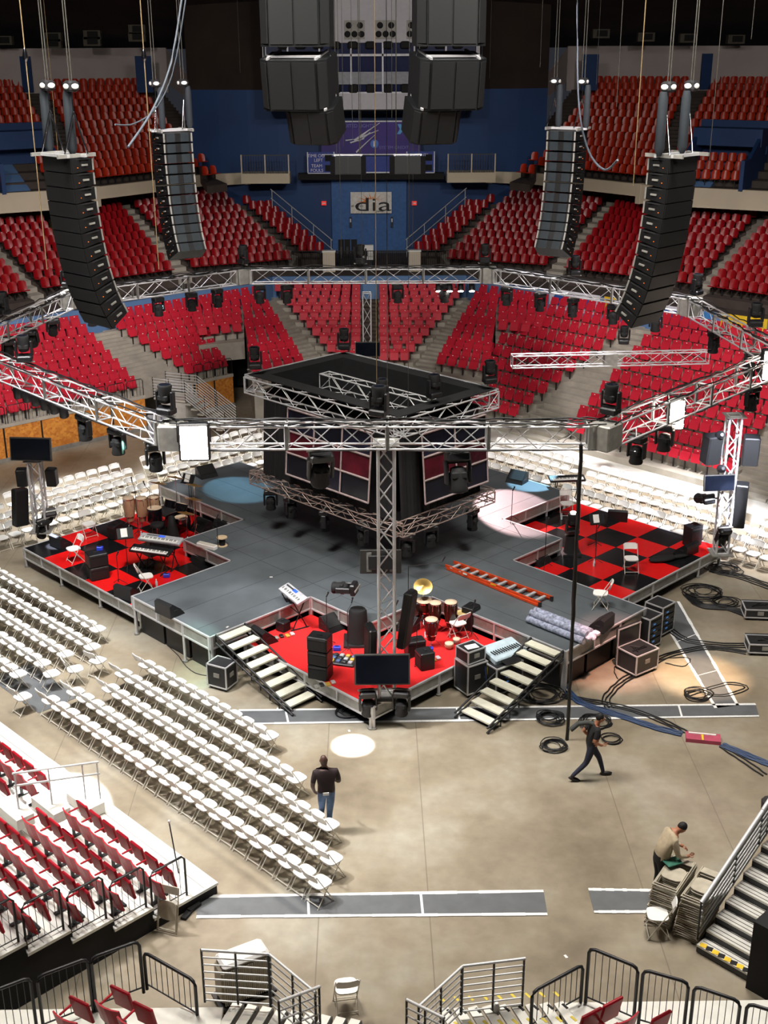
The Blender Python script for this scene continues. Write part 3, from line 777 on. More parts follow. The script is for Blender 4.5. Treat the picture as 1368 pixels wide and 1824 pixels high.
for i in range(8):
    p, q = rp[i], rp[(i+1) % 8]; d = (q-p).normalized()
    t = thing('ring_truss', names[i], 'truss', p, group='lighting ring above the stage')
    L = (q-p).length-0.7; k = max(1, round(L/2.44))
    for j in range(k):
        a = d*(0.35+L*j/k); e = d*(0.35+L*(j+1)/k); b = MB(); truss_mb(b, a, e-d*0.04, 0.42, 0.52); 
        for c in (a, e):
            for s_ in (-.21, .21): b.box((c.x-d.y*s_, c.y+d.x*s_, 0), (0.07, 0.05, 0.54), ALUD, Rz(math.atan2(d.y, d.x)))
        b.obj('truss_section', t)
    b = MB(); b.bbox((0, 0, 0), (0.56, 0.56, 0.60), ALUD, 0.03, Rz(math.atan2(d.y, d.x))); b.obj('corner_block', t)
    b = MB(); sd = d.cross(Vector((0, 0, 1)))     # cable looms lying on the truss
    for c in range(4):
        pts = []
        for j in range(26):
            f = j/25; pts.append(d*(q-p).length*f + sd*((0.22 if c % 2 else -0.2)+random.uniform(-.05, .05)) + Vector((0, 0, 0.32+random.uniform(-.02, .05) if c < 3 else -0.28)))
        b.path(pts, 0.018, CABLE, 5)
    tag(b.obj('cable_loom', loc=p), 'cable loom along the '+names[i].split(',')[0], 'cable', 'cable looms on the ring truss')
# extra straight truss at the right, behind the ring
p = at(912, 632, 4.95); q = at(1268, 630, 4.95); q.y = p.y+0.5
t = thing('rear_truss', 'short straight aluminium truss hanging in front of the right side seats', 'truss', p)
b = MB(); truss_mb(b, (0, 0, -0.25), q-p-Vector((0, 0, 0.25)), 0.4, 0.46); b.obj('truss_section', t)
b = MB(); c = (q-p)*0.5; b.box((c.x, c.y, -0.25), (0.5, 0.44, 0.5), ALUD); b.obj('sleeve_block', t)
for x in (0.5, (q-p).length-0.5): ROPES = None
# ------------------------------------------------------------------ lamps
def mover_proto():
    t = thing('moving_head_lamp', 'x', 'stage lamp', group='moving head lamps')
    b = MB(); b.bbox((0, 0, -0.10), (0.40, 0.32, 0.16), BLACK, 0.03); b.tube((0, 0, -0.03), (0, 0, 0.02), 0.03, ALUD)
    b.box((0, 0, 0.0), (0.5, 0.05, 0.03), ALUD); b.obj('base', t)
    b = MB()
    for s in (-1, 1): b.bbox((s*0.2, 0, -0.36), (0.06, 0.16, 0.42), BLACK, 0.02)
    b.box((0, 0, -0.19), (0.42, 0.14, 0.05), BLACK); b.obj('yoke', t)
    b = MB(); b.lathe([(0.06, 0.20), (0.13, 0.17), (0.16, 0.05), (0.15, -0.12), (0.17, -0.2), (0.155, -0.24)], BLACKM, 12, (0, 0, -0.47))
    b.bbox((0, 0, -0.42), (0.26, 0.3, 0.14), BLACKM, 0.03); b.obj('lamp_head', t)
    b = MB(); b.lathe([(0.13, -0.245), (0.10, -0.255), (0.0001, -0.26)], SCREEN, 12, (0, 0, -0.47)); b.obj('lens', t)
    return t
mv = Proto(mover_proto())
def hang(px, py, z, desc, tilt=0.0):
    p = at(px, py, z); mv(p, random.uniform(0, 3.1), 'black moving head lamp '+desc, 'moving head lamps', rot=(tilt, 0, random.uniform(-1, 1)))
def seg(i, f, z=7.85): 
    q = rp[i].lerp(rp[(i+1) % 8], f); q.z = z; return q
def hseg(i, f, desc, tilt=0): return mv(seg(i, f, 7.52), 0, 'black moving head lamp '+desc, 'moving head lamps', rot=(tilt, 0, random.uniform(-1, 1)))
for f_, tl, dd in ((.345, .3, 'left'), (.66, -.25, 'right')):
    big = mv(seg(0, f_, 7.5), 0, 'big black moving head lamp under the straight near truss, %s of its middle' % dd, 'moving head lamps', rot=(tl, 0, .2)); big.scale = (1.35,)*3
for f, d in ((.93, 'nearest its corner'), (.78, 'second from its corner'), (.64, 'third from its corner')): hseg(7, f, 'under the near left truss, '+d)
for f, d in ((.16, 'beside its near corner'), (.30, 'second from its near corner'), (.80, 'close to the frame edge')): hseg(1, f, 'under the near right truss, '+d)
for f, d in ((.15, 'right end'), (.35, 'right middle'), (.55, 'middle'), (.72, 'left middle'), (.9, 'left end')): hseg(3, f, 'under the far right truss, '+d)
for f, d in ((.18, 'right end'), (.37, 'right of the middle'), (.82, 'left of the middle'), (.93, 'left end')): hseg(4, f, 'under the straight far truss, '+d)
for f, d in ((.16, 'nearest the far corner'), (.32, 'second from the far corner'), (.52, 'beside the speaker column'), (.9, 'at the left corner')): hseg(5, f, 'under the far left truss, '+d)
for f, d in ((.2, 'upper one'), (.42, 'middle one'), (.6, 'lower one')): hseg(6, f, 'under the left slanted truss, '+d, 0.5)
for f, d in ((.3, 'upper one'), (.7, 'lower one')): hseg(2, f, 'under the far right slanted truss, '+d)
def upright(p, desc, s=1.0):
    q = Vector(p); mv(q, 0, 'black moving head lamp standing upright '+desc, 'moving head lamps', rot=(math.pi, 0, random.uniform(-1, 1)))
for i, f, d in ((7, .38, 'on the near left ring truss, above the lamp row'), (7, .985, 'on the ring truss corner by the blazing lamp'), (0, .48, 'on the straight near truss, middle'), (1, .02, 'on the near right ring truss corner'), (4, .52, 'on the straight far truss, middle'), (4, .99, 'on the far left ring corner'), (4, .02, 'on the far right ring corner'), (6, .62, 'on the left slanted truss'), (6, .02, 'on the ring corner left of the speaker column'), (2, .3, 'on the right slanted truss by the yellow banner'), (3, .55, 'on the far right truss'), (2, .95, 'on the rightmost far ring corner')):
    upright(seg(i, f, 8.12+0.18), d)
# par can row, lit, under the near left truss
for k in range(6):
    p = seg(7, .32+.045*k, 7.575)
    t = thing('par_can', 'lit black par can under the near left truss, %s from the frame edge' % ordn(k), 'stage lamp', p, group='lit lamp row')
    b = MB(); R = Rx(0.35); b.lathe([(0.05, 0.14), (0.11, 0.08), (0.125, -0.2)], BLACK, 12, (0, 0, -0.2), R); b.obj('housing', t)
    b = MB(); b.lathe([(0.11, -0.2), (0.0001, -0.205)], LENSON, 12, (0, 0, -0.2), R); b.obj('lens', t)
    b = MB(); b.path([(-0.14, 0, -0.2), (-0.14, 0, 0), (0.14, 0, 0), (0.14, 0, -0.2)], 0.012, BLACK, 4); b.obj('yoke', t)
for k, f in enumerate((.2, .245, .29, .335)):          # small lit lamps under the far truss
    p = seg(4, f-.13, 7.575); t = thing('par_can', 'lit small black par can, %s from the right under the far straight truss' % ordn(k), 'stage lamp', p, group='lit lamp row at the far truss')
    b = MB(); b.lathe([(0.05, 0.14), (0.11, 0.08), (0.125, -0.2)], BLACK, 10, (0, 0, -0.15), Rx(-0.5)); b.obj('housing', t)
    b = MB(); b.lathe([(0.11, -0.2), (0.0001, -0.205)], LENSON, 10, (0, 0, -0.15), Rx(-0.5)); b.obj('lens', t)
# blazing lamps
def blinder(p, w, h, desc, face):
    t = thing('blazing_lamp', desc, 'stage lamp', p, face)
    b = MB(); b.bbox((0, 0.12, 0), (w+0.08, 0.2, h+0.08), BLACK, 0.03); b.obj('housing', t)
    b = MB()
    for i in range(2):
        for j in range(4): b.lathe([(0.10, 0), (0.07, 0.03), (0.0001, 0.04)], LAMPON, 12, ((i-0.5)*w*0.5, 0.01, (j-1.5)*h*0.24), Rx(math.pi/2))
    b.box((0, 0.015, 0), (w*0.96, 0.01, h*0.96), LAMPON); b.obj('lamp_face', t)
    b = MB(); b.path([(-w/2-.06, .1, 0), (-w/2-.06, .1, h/2+.12), (w/2+.06, .1, h/2+.12), (w/2+.06, .1, 0)], .015, BLACK, 4); b.obj('yoke', t)
p = seg(0, .055, 7.78); p.y -= 0.35; blinder(p, .62, .8, 'blazing white lamp at the left end of the straight near truss', 0.05)
p = seg(1, .385, 7.62); p += Vector((-.2, -.3, 0)); blinder(p, .36, .72, 'blazing white lamp in the middle of the near right truss', 0.1)
p = seg(1, .93, 7.9); p += Vector((-.2, -.3, 0)); blinder(p, .4, .8, 'blazing white lamp cut by the frame edge on the near right truss', 0.1)
# ================================================================== HANGING VIDEO BOX
u0, u1, v0, v1 = -3.55, 3.1, -1.95, 2.15
bx = thing('video_box', 'black draped hanging box with framed video panels above the stage', 'video screen', (X0, Y0, 0), PH)
zt_, zb_ = 6.35, 3.1
dcl = mat('black_drape', (20, 20, 22), 0.95, 0, 0.3, 4)
b = MB()
th = 0.5
b.prism([(u0, v0), (u1, v0), (u1, v0+th), (u0, v0+th)], zt_, zt_+0.03, dcl); b.prism([(u0, v1-th), (u1, v1-th), (u1, v1), (u0, v1)], zt_, zt_+0.03, dcl)
b.prism([(u0, v0+th), (u0+th, v0+th), (u0+th, v1-th), (u0, v1-th)], zt_, zt_+0.03, dcl); b.prism([(u1-th, v0+th), (u1, v0+th), (u1, v1-th), (u1-th, v1-th)], zt_, zt_+0.03, dcl)
iu0, iu1, iv0, iv1 = u0+th, u1-th, v0+th, v1-th
for a, c in (((iu0, iv0), (iu1, iv0)), ((iu1, iv0), (iu1, iv1)), ((iu1, iv1), (iu0, iv1)), ((iu0, iv1), (iu0, iv0))):
    b.quad((a[0], a[1], zt_), (c[0], c[1], zt_), (c[0], c[1], 3.3), (a[0], a[1], 3.3), dcl)
b.prism([(iu0, iv0), (iu1, iv0), (iu1, iv1), (iu0, iv1)], 3.25, 3.3, BLACKM)
# outer drape with folds
gu, gv = 0.35, 0.3
co = [(u0+gu, v0+gv), (u1-gu, v0+gv), (u1-gu, v1-gv), (u0+gu, v1-gv)]
for k in range(4):
    a, c = Vector(co[k]+(0,)), Vector(co[(k+1) % 4]+(0,)); d = (c-a); nrm = Vector((d.y, -d.x, 0)).normalized(); n = 48; pv = None
    for i in range(n+1):
        q = a+d*(i/n)+nrm*(0.03*math.sin(i*1.3)+0.02*math.sin(i*2.9)); flare = nrm*0.15
        if pv is not None: b.quad(pv+Vector((0, 0, 5.85)), q+Vector((0, 0, 5.85)), q+flare+Vector((0, 0, zb_)), pv0+flare+Vector((0, 0, zb_)), dcl)
        pv = q; pv0 = q
b.obj('drape', bx)
b = MB()
for a, c in (((u0, v0), (u1, v0)), ((u1, v0), (u1, v1)), ((u1, v1), (u0, v1)), ((u0, v1), (u0, v0))):
    A_, B_ = Vector((a[0], a[1], 6.08)), Vector((c[0], c[1], 6.08)); truss_mb(b, A_, B_, 0.4, 0.5, ALU, 0.6)
b.obj('top_truss', bx)
b = MB(); truss_mb(b, (u0+.9, 0.45, 5.9), (u1-.6, 0.45, 5.9), 0.42, 0.5, SILVERR, 0.6); b.obj('inner_truss', bx)
b = MB(); lz = 2.95; e = 0.02
for a, c in (((u0+e, v0), (u1, v0)), ((u1, v0), (u1, v1)), ((u1, v1), (u0, v1)), ((u0, v1), (u0, v0))):
    truss_mb(b, (a[0], a[1], lz), (c[0], c[1], lz), 0.34, 0.34, mat('rosy_aluminium', (196, 176, 166), 0.4, 0.7), 0.5, 0.02)
b.obj('bottom_truss', bx)
# framed video panels, tilted slightly
FR = mat('pink_grey_frame', (178, 160, 158), 0.5, 0.2)
def panel_grid(face, s0, s1, zlo, zhi, nc, nr):
    b = MB(); g = MB(); D = {'v': (Vector((0, 1, 0)), Vector((0, -1, 0)), v0)}
    if face == 'v0': P = lambda s, z: Vector((s, v0+0.04-0.28*(zhi-z)/(zhi-zlo)*0.6, z))
    else: P = lambda s, z: Vector((u1-0.04+0.28*(zhi-z)/(zhi-zlo)*0.6, s, z))
    cols = [mat('panel_glass_%d' % k, c, 0.1, 0, 0.5, 1.5) for k, c in enumerate([(20, 22, 34), (60, 14, 28), (26, 26, 44), (84, 18, 34)])]
    for i in range(nc):
        for j in range(nr):
            sa, sb = s0+(s1-s0)*i/nc, s0+(s1-s0)*(i+1)/nc; za, zb = zlo+(zhi-zlo)*j/nr, zlo+(zhi-zlo)*(j+1)/nr
            q = MB(); q.quad(P(sa, za), P(sb, za), P(sb, zb), P(sa, zb), cols[(i*2+j*3) % 4])
            o = q.obj('video_panel', bx)
    off = Vector((0, -0.03, 0)) if face == 'v0' else Vector((0.03, 0, 0))
    for i in range(nc+1): s = s0+(s1-s0)*i/nc; b.tube(P(s, zlo)+off, P(s, zhi)+off, 0.035, FR, 4)
    for j in range(nr+1): z = zlo+(zhi-zlo)*j/nr; b.tube(P(s0, z)+off, P(s1, z)+off, 0.035, FR, 4)
    b.obj('panel_frame', bx)
panel_grid('v0', -1.7, 2.0, 3.55, 5.65, 3, 3)
panel_grid('u1', -1.0, 1.8, 3.55, 5.65, 2, 3)
for k, (uu, vv, d) in enumerate([(-2.7, v0, 'left end of the near left side'), (-1.7, v0, 'second on its near left side'), (-.1, v0, 'middle of the near left side'), (1.6, v0, 'near left side beside the front corner'), (u1, -1.6, 'front corner'), (u1, -.6, 'near right side by the corner'), (u1, 1.3, 'right end of the near right side')]):
    mv(S(uu, vv, 2.76), 0, 'black moving head lamp below the video box, '+d, 'moving head lamps', rot=(0, 0, k*.7))
for px, py, d in ((672, 735, 'left'), (815, 745, 'right')):
    p = S(*(uv_of(at(px, py, 6.4))), 6.4)
upright(S(2.2, -1.7, 6.55), 'on the video box front corner'); upright(S(2.9, -.3, 6.55), 'on the video box near right edge'); upright(S(-3.3, 1.95, 6.55), 'on the video box rear left corner'); upright(S(-3.4, -1.8, 6.55), 'on the video box left corner'); upright(S(3.0, 2.05, 6.55), 'on the video box right corner')
# ================================================================== SPEAKERS
GRILL = mat('speaker_grille', (6, 6, 7), 0.65, 0, 0.2, 40)
def line_array(px, n, x, y, ztop, facing, label, bh=0.335, wd=1.17, dp=0.62, curv=0.5):
    AB = mat('array_black', (9, 9, 10), .5)
    t = thing('line_array', label, 'speaker array', (x, y, ztop), facing)
    b = MB(); b.box((0, 0, 0.05), (wd+0.25, 0.06, 0.07), ALU); b.box((0, dp*.6, 0.05), (wd, 0.06, 0.07), ALU)
    for s in (-1, 1): b.box((s*wd*0.45, dp*.2, 0.05), (0.06, dp+.4, 0.08), ALUD)
    b.obj('bumper_frame', t)
    ang = 0.0; pz = 0.0; py = 0.0        # front (sound side) at +y, splayed downwards
    for k in range(n):
        ang = math.radians([1, 3, 5.5, 8, 11, 14, 17.5, 22, 28, 36, 46, 54][min(k, 11)]*curv)
        R = Rx(-ang); d = R @ Vector((0, 0, -1)); c = Vector((0, py, pz))+d*bh*0.5
        b = MB()
        pf = [(-wd/2, dp*.5), (wd/2, dp*.5), (wd*.42, -dp*.5), (-wd*.42, -dp*.5)]; hh = bh*0.492
        lo = [R @ Vector((p[0], p[1], -hh*(1 if p[1] > 0 else .82)))+c for p in pf]; hi = [R @ Vector((p[0], p[1], hh*(1 if p[1] > 0 else .82)))+c for p in pf]
        b.add(lo+hi, [(0, 1, 2, 3), (7, 6, 5, 4), (0, 4, 5, 1), (1, 5, 6, 2), (2, 6, 7, 3), (3, 7, 4, 0)], AB)
        b.box(R @ Vector((0, dp*.51, 0))+c, (wd*.97, 0.02, bh*.93), GRILL, R)
        for s in (-1, 1): b.box(R @ Vector((s*wd*.40, -dp*.5, 0))+c, (0.05, 0.07, bh*.8), ALUD, R); b.box(R @ Vector((s*wd*.2, -dp*.505, 0))+c, (0.30, 0.03, bh*.8), mat('rear_plate_sheen', (44, 50, 54), .3), R)  # grey rear plates added to stand in for light reflected off the cabinets
        for s in (-1, 1):
            b.box(R @ Vector((s*wd*.47, 0, bh*.40))+c, (.03, dp*.7, .025), GUNM, R); b.box(R @ Vector((s*wd*.475, -.05, 0))+c, (.03, .16, .04), ALUD, R); b.box(R @ Vector((s*wd*.487, .15, -.05))+c, (.012, .02, .015), mat('amber_dot', (230, 120, 40), .4, emit=(255, 120, 40), es=.3), R)
        b.obj('speaker_cabinet', t)
        e = Vector((0, py, pz))+d*bh; py, pz = e.y, e.z
    for s in (-1, 1):
        b = MB(); b.bbox((s*wd*.4, dp*.1, 1.55), (0.32, 0.28, 0.24), GUNM, 0.05)
        for e_ in (-1, 1): b.ell((s*wd*.4, dp*.1+e_*.14, 1.55), (0.11, 0.012, 0.06), WHITEP); b.ell((s*wd*.4+e_*.16, dp*.1, 1.55), (0.012, .10, 0.06), WHITEP)
        b.obj('chain_hoist', t)
        b = MB(); b.lathe([(0.05, 0.0), (0.12, 0.15), (0.11, 1.25), (0.08, 1.4)], mat('chain_bag', (34, 40, 46), .8), 8, (s*wd*.4+.18, dp*.1, .05)); b.obj('chain_bag', t)
        b = MB(); b.tube((s*wd*.4, dp*.1, 1.45), (s*wd*.4, dp*.1, 1.0), .015, CHROME); b.tube((s*wd*.4, dp*.1, 1.0), (s*wd*.4-.18, -.1, .08), .022, CHROME); b.tube((s*wd*.4, dp*.1, 1.0), (s*wd*.4+.12, dp*.5, .08), .022, CHROME); b.obj('bridle', t)
        b = MB()
        for q in (-.05, .05): b.tube((s*wd*.4+q, dp*.1, 1.66), (s*wd*.4+q*.4, dp*.1, 12), .014, ROPEM)
        b.obj('lift_chain', t)
    return t
line_array(0, 12, -6.95, 29.6, 13.72, math.radians(137), 'tall curved black speaker column hanging front left, hoists lit white')
line_array(0, 12, 7.15, 29.6, 13.65, math.radians(-137), 'tall curved black speaker column hanging front right')
line_array(0, 12, -6.55, 43.2, 13.35, math.radians(32), 'tall curved black speaker column hanging far left with reflections painted grey on its rear', .345, 1.25, .75, .5)
line_array(0, 12, 6.75, 43.2, 13.35, math.radians(-32), 'tall curved black speaker column hanging far right with reflections painted grey on its rear', .345, 1.25, .75, .5)
# centre bass clusters
GREYC = mat('grey_speaker_edge', (15, 17, 19), .5)
def bass(x, y, z, w, h, d, tx, rz, label, grp):
    t = thing('bass_speaker', label, 'speaker', (x, y, z), rz, grp); t.rotation_euler = (tx, 0, rz)
    b = MB(); pf = [(-w*.5, -d*.35), (-w*.36, -d*.5), (w*.36, -d*.5), (w*.5, -d*.35), (w*.5, d*.5), (-w*.5, d*.5)]
    b.prism(pf, -h/2, h/2, GREYC, GREYC); b.obj('cabinet', t)
    b = MB()
    for s in (-1, 1): b.box((s*w*.18, -d*.505, 0), (w*.33, .03, h*.92), GRILL)
    for s in (-1, 1): b.box((s*w*.435, -d*.425-.01, 0), (w*.15, .03, h*.9), GRILL, Rz(s*math.radians(47)))
    b.obj('grille', t)
    b = MB()
    for s in (-1, 1): b.box((s*w*.36, 0, h/2+.03), (.05, d, .05), ALU)
    b.box((0, -d*.3, h/2+.05), (w*.8, .05, .05), ALU); b.obj('fly_frame', t)
ya = 31
for i, (sx, nm) in enumerate(((-1, 'left'), (1, 'right'))):
    xx = -1.62 if sx < 0 else 1.96
    bass(xx-.02*sx*0, ya, 18.1, 1.62, 1.35, 1.2, 0, .08*sx, 'top bass speaker of the %s centre cluster, cut by the frame' % nm, 'centre bass clusters')
    bass(xx, ya, 16.75, 1.62, 1.35, 1.2, 0, .08*sx, 'second bass speaker of the %s centre cluster' % nm, 'centre bass clusters')
    bass(xx-.02*sx, ya, 15.3, 1.62, 1.15, 1.2, math.radians(9), .22*-sx*-1, 'wide tilted bass speaker of the %s centre cluster' % nm, 'centre bass clusters')
    bass(xx+.38*-sx, ya+.05, 14.4, 1.2, .85, .9, math.radians(20), .28*sx, 'bottom small bass speaker of the %s centre cluster' % nm, 'centre bass clusters')
    b = MB()
    for q in (-.5, .5): b.tube((xx+q, ya, 17), (xx+q, ya, 27), .02, ROPEM)
    for q in (-.78, .78): b.tube((xx+q, ya-.2, 15.8), (xx+q, ya-.2, 16.8), .02, CHROME)
    tag(b.obj('hoist_chain'), 'steel chains carrying the %s centre bass cluster' % nm, 'chain')
for x, nm in ((-.66, 'left'), (1.42, 'right')):
    bass(x, 44.5, 12.1, 1.25, .6, .8, math.radians(-6), 0, 'far dark bass speaker hanging under the scoreboard on the %s' % nm, 'far bass speakers')
    b = MB(); b.tube((x-.4, 44.5, 12.38), (x-.4, 44.5, 24), .015, ROPEM); b.tube((x+.4, 44.5, 12.38), (x+.4, 44.5, 24), .015, ROPEM); tag(b.obj('hoist_chain'), 'thin chains carrying the far %s bass speaker' % nm, 'chain')
# ================================================================== FAR END FITTINGS
def text(body, size, loc, rot, m, parent, ext=0.004, name='lettering', ax='CENTER', sx=1.0):
    c = bpy.data.curves.new(name, 'FONT'); c.body = body; c.size = size; c.align_x = ax; c.align_y = 'CENTER'; c.extrude = ext; c.materials.append(m)
    tmp = bpy.data.objects.new(name, c); COL.objects.link(tmp); dg = bpy.context.evaluated_depsgraph_get(); dg.update(); me = bpy.data.meshes.new_from_object(tmp.evaluated_get(dg)); bpy.data.objects.remove(tmp); me.materials.clear(); me.materials.append(m)
    o = bpy.data.objects.new(name, me); COL.objects.link(o); o.parent = parent; o.location = loc; o.rotation_euler = rot; o.scale = (sx, 1, 1); return o
FACE = (math.pi/2, 0, 0)
WL = mat('white_lettering', (228, 228, 236), .6); BK = mat('black_print', (20, 14, 22), .6)
# press box
pc = atY(662, 195, 71)
t = thing('press_box', 'white press box with dark blue windows above the far blue wall', 'booth', (pc.x, 71, pc.z))
sc = 71.5/F_PX
wbx = 11.6
PB = mat('press_box_white', (196, 194, 200), .6, 0, .04)
def pz(y): return atY(662, y, 71).z-pc.z
b = MB()
b.box((0, .1, (pz(195)+pz(165))/2), (wbx, .3, pz(165)-pz(195)), PB); b.box((0, .1, (pz(76)+pz(-25))/2), (wbx, .3, pz(-25)-pz(76)), PB)
b.box((0, .1, (pz(150)+pz(128))/2), (wbx, .25, pz(128)-pz(150)), mat('grey_panel', (150, 152, 160), .6))
b.box((0, 2.0, (pz(195)+pz(-25))/2), (wbx, .2, pz(-25)-pz(195)), DARKC); b.box((0, 1, pz(195)), (wbx, 2, .15), DARKC)
for s in (-1, 1): b.box((s*wbx/2, 1, (pz(195)+pz(-25))/2), (.2, 2.2, pz(-25)-pz(195)), PB)
b.obj('booth_body', t)
b = MB(); b.box((0, .18, (pz(165)+pz(76))/2), (wbx, .05, pz(76)-pz(165)), mat('blue_glass', (24, 32, 74), .15)); b.obj('window_glass', t)
b = MB()
for i in range(-2, 4): b.box((-1.1+i*1.72, -.03, (pz(165)+pz(76))/2), (.09, .08, pz(76)-pz(165)), WL)
b.box((0, -.03, pz(98)), (wbx, .08, .12), WL); b.box((0, -.03, pz(165)), (wbx, .08, .08), WL); b.obj('window_frame', t)
for i in range(-2, 4):
    b = MB(); x = -.9+i*1.68
    b.box((x, -.08, pz(53)), (1.1, .1, .95), mat('grey_plate', (150, 146, 140), .5)); 
    for (dx, dz) in ((-.3, .22), (.3, .22), (-.38, -.22), (0, -.22), (.38, -.22)): b.lathe([(.17, 0), (.15, .03), (.0001, .02)], BLACKM, 12, (x+dx, -.14, pz(53)+dz), Rx(math.pi/2))
    b.obj('speaker_cluster', t)
for i in range(11):
    b = MB(); b.bbox((-4.8+i*.95, .05, pz(158)), (.5, .3, .5), BLACKM, .06); b.bbox((-4.8+i*.95, .05, pz(80)), (.55, .3, .4), BLACKM, .06); b.obj('booth_chair', t)
# scoreboard
p = atY(661, 300, 73.0); t = thing('scoreboard', 'blue scoreboard with purple banner between the hanging speakers', 'scoreboard', p)
def sx_(x): return (x-661)*73.5/F_PX
def sz_(y): return atY(661, y, 73.0).z-p.z
PUR = mat('purple_banner', (64, 44, 132), .6, 0, .35, .5); SBL = mat('scoreboard_blue', (30, 58, 150), .5)
b = MB(); b.box((0, 0, (sz_(275)+sz_(217))/2), (sx_(745)-sx_(577), .12, sz_(217)-sz_(275)), PUR)
for y in (216, 275): b.box((0, -.07, sz_(y)), (sx_(745)-sx_(577), .04, .07), WL)
b.obj('banner', t)
b = MB()
for (x0_, y0_, x1_, y1_, wd_) in ((633, 250, 676, 219, .16), (640, 246, 674, 232, .12), (626, 254, 650, 247, .12), (636, 271, 668, 240, .12), (618, 250, 632, 248, .1), (660, 236, 640, 252, .1)):
    a, c = Vector((sx_(x0_), -.08, sz_(y0_))), Vector((sx_(x1_), -.08, sz_(y1_))); b.tube(a, c, wd_*.5, WL, 4, r2=.02)
b.obj('swoosh', t)
b = MB(); b.lathe([(.24, 0), (.0001, .01)], mat('badge_blue', (70, 120, 210), .5), 14, (sx_(667), -.09, sz_(256)), Rx(math.pi/2)); b.box((sx_(667), -.11, sz_(256)), (.12, .02, .3), WL); b.obj('badge', t)
b = MB(); b.add([(sx_(706), -.08, sz_(221)), (sx_(712), -.08, sz_(221)), (sx_(717), -.08, sz_(230)), (sx_(711), -.08, sz_(239)), (sx_(705), -.08, sz_(239)), (sx_(710), -.08, sz_(230)), ], [(5, 0, 1, 2), (3, 4, 5, 2)], mat('cyan_print', (90, 170, 230), .5)); b.obj('arrow_mark', t)
text('A SUITED LIGHTS', .27, (sx_(636), -.08, sz_(224)), FACE, mat('dim_lettering', (120, 120, 190), .6), t); text('SYSTEM CREDIT', .24, (sx_(700), -.08, sz_(263)), FACE, mat('dim_lettering', (120, 120, 190), .6), t)
for s, xa, xb in ((-1, 553, 598), (1, 722, 769)):
    b = MB(); xm = (sx_(xa)+sx_(xb))/2; zc = (sz_(308)+sz_(270))/2; hh = sz_(270)-sz_(308)
    b.box((xm, 0, zc), (sx_(xb)-sx_(xa), .14, hh), SBL)
    for q in (xa, xb): b.box((sx_(q), -.08, zc), (.06, .04, hh), WL)
    b.box((xm, -.08, sz_(308)), (sx_(xb)-sx_(xa), .04, .06), WL); b.obj('score_panel', t)
    tx = sx_(xa)+.62
    text('TIME OUTS\nLEFT', .25, (tx, -.09, sz_(281)), FACE, WL, t); text('TEAM\nFOULS', .25, (tx-.1, -.09, sz_(299)), FACE, WL, t)
    b = MB(); b.box((sx_(xb)-.32, -.08, sz_(281)), (.4, .03, .35), BLACKM); b.box((sx_(xb)-.32, -.08, sz_(299)), (.4, .03, .35), BLACKM); b.obj('digit_window', t)
b = MB(); b.box(((sx_(598)+sx_(722))/2, 0, (sz_(308)+sz_(278))/2), (sx_(722)-sx_(598), .14, sz_(278)-sz_(308)), SBL); b.box(((sx_(660)+sx_(722))/2, -.08, sz_(307)), (sx_(722)-sx_(645), .04, .07), WL); b.obj('score_panel', t)
b = MB(); b.box((0, .2, sz_(314)), (sx_(786)-sx_(536), .8, .34), BLACKM); b.obj('ledge', t)
# arena sign
p = atY(661, 361, 73.6); t = thing('wall_sign', 'white arena sign with orange sunburst and black letters on the blue wall', 'sign', p)
k = 74.0/F_PX; b = MB(); b.box((0, 0, 0), (71*k, .1, 36*k), mat('sign_white', (226, 222, 216), .5)); b.obj('sign_board', t)
b = MB(); n = 15
for i in range(n):
    a = math.radians(8+164*i/(n-1)); r1 = (16 if i % 2 else 25)*k; a0, a1 = a-.11, a+.11
    b.add([(2*k+math.cos(a0)*7*k*1.6, -.06, 0+math.sin(a0)*6*k+1*k), (2*k+math.cos(a1)*7*k*1.6, -.06, math.sin(a1)*6*k), (2*k+math.cos(a)*r1*1.15, -.06, math.sin(a)*r1*.72)], [(0, 1, 2)], mat('sunburst_orange', (236, 134, 44), .6))
b.obj('sunburst', t)
text('dia', 1.1, (3*k, -.075, -4*k), FACE, BK, t, sx=1.75); text('el servo', .2, (-24*k, -.075, -5*k), FACE, BK, t, sx=1.1); text('paseo', .19, (15*k, -.075, -14*k), FACE, BK, t)
b = MB()
for s in (-1, 1):
    b.box((s*36*k, 0, -33*k), (.12, .08, .6), GUNM); b.box((s*36*k, -.05, -30*k), (.07, .03, .2), WHITEP)
b2 = b.obj('wall_slot', t)
for px, py, s, lab in ((577, 362, .4, 'left'), (738, 362, .35, 'right')):
    q = atY(px, py, 73.9); b = MB(); b.box((0, 0, 0), (.28, .06, .24), mat('exit_red', (190, 60, 50), .5, emit=(255, 60, 50), es=.3)); b.box((0, -.035, 0), (.2, .01, .06), WL)
    o = b.obj('exit_sign', loc=q); tag(o, 'small red exit sign on the blue wall, %s of the arena sign' % lab, 'sign')
# balconies
for s, mm in (('left', 0), ('right', 1)):
    p = atY(473, 318, 71.5)
    if mm: p = mir(p)
    t = thing('balcony', 'small beige balcony with barred rail at the %s edge of the blue wall' % s, 'balcony', p)
    b = MB(); b.box((0, .6, 0), (2.75, 1.3, .55), BEIGE); b.obj('balcony_slab', t)
    b = MB()
    for i in range(19): b.box((-1.3+i*.145, 0, .75), (.025, .03, 1.0), GUNM)
    for i in (-1.33, 0, 1.33): b.box((i, 0, .75), (.07, .07, 1.1), BEIGE)
    b.box((0, 0, 1.27), (2.7, .05, .05), GUNM); b.obj('balcony_rail', t)
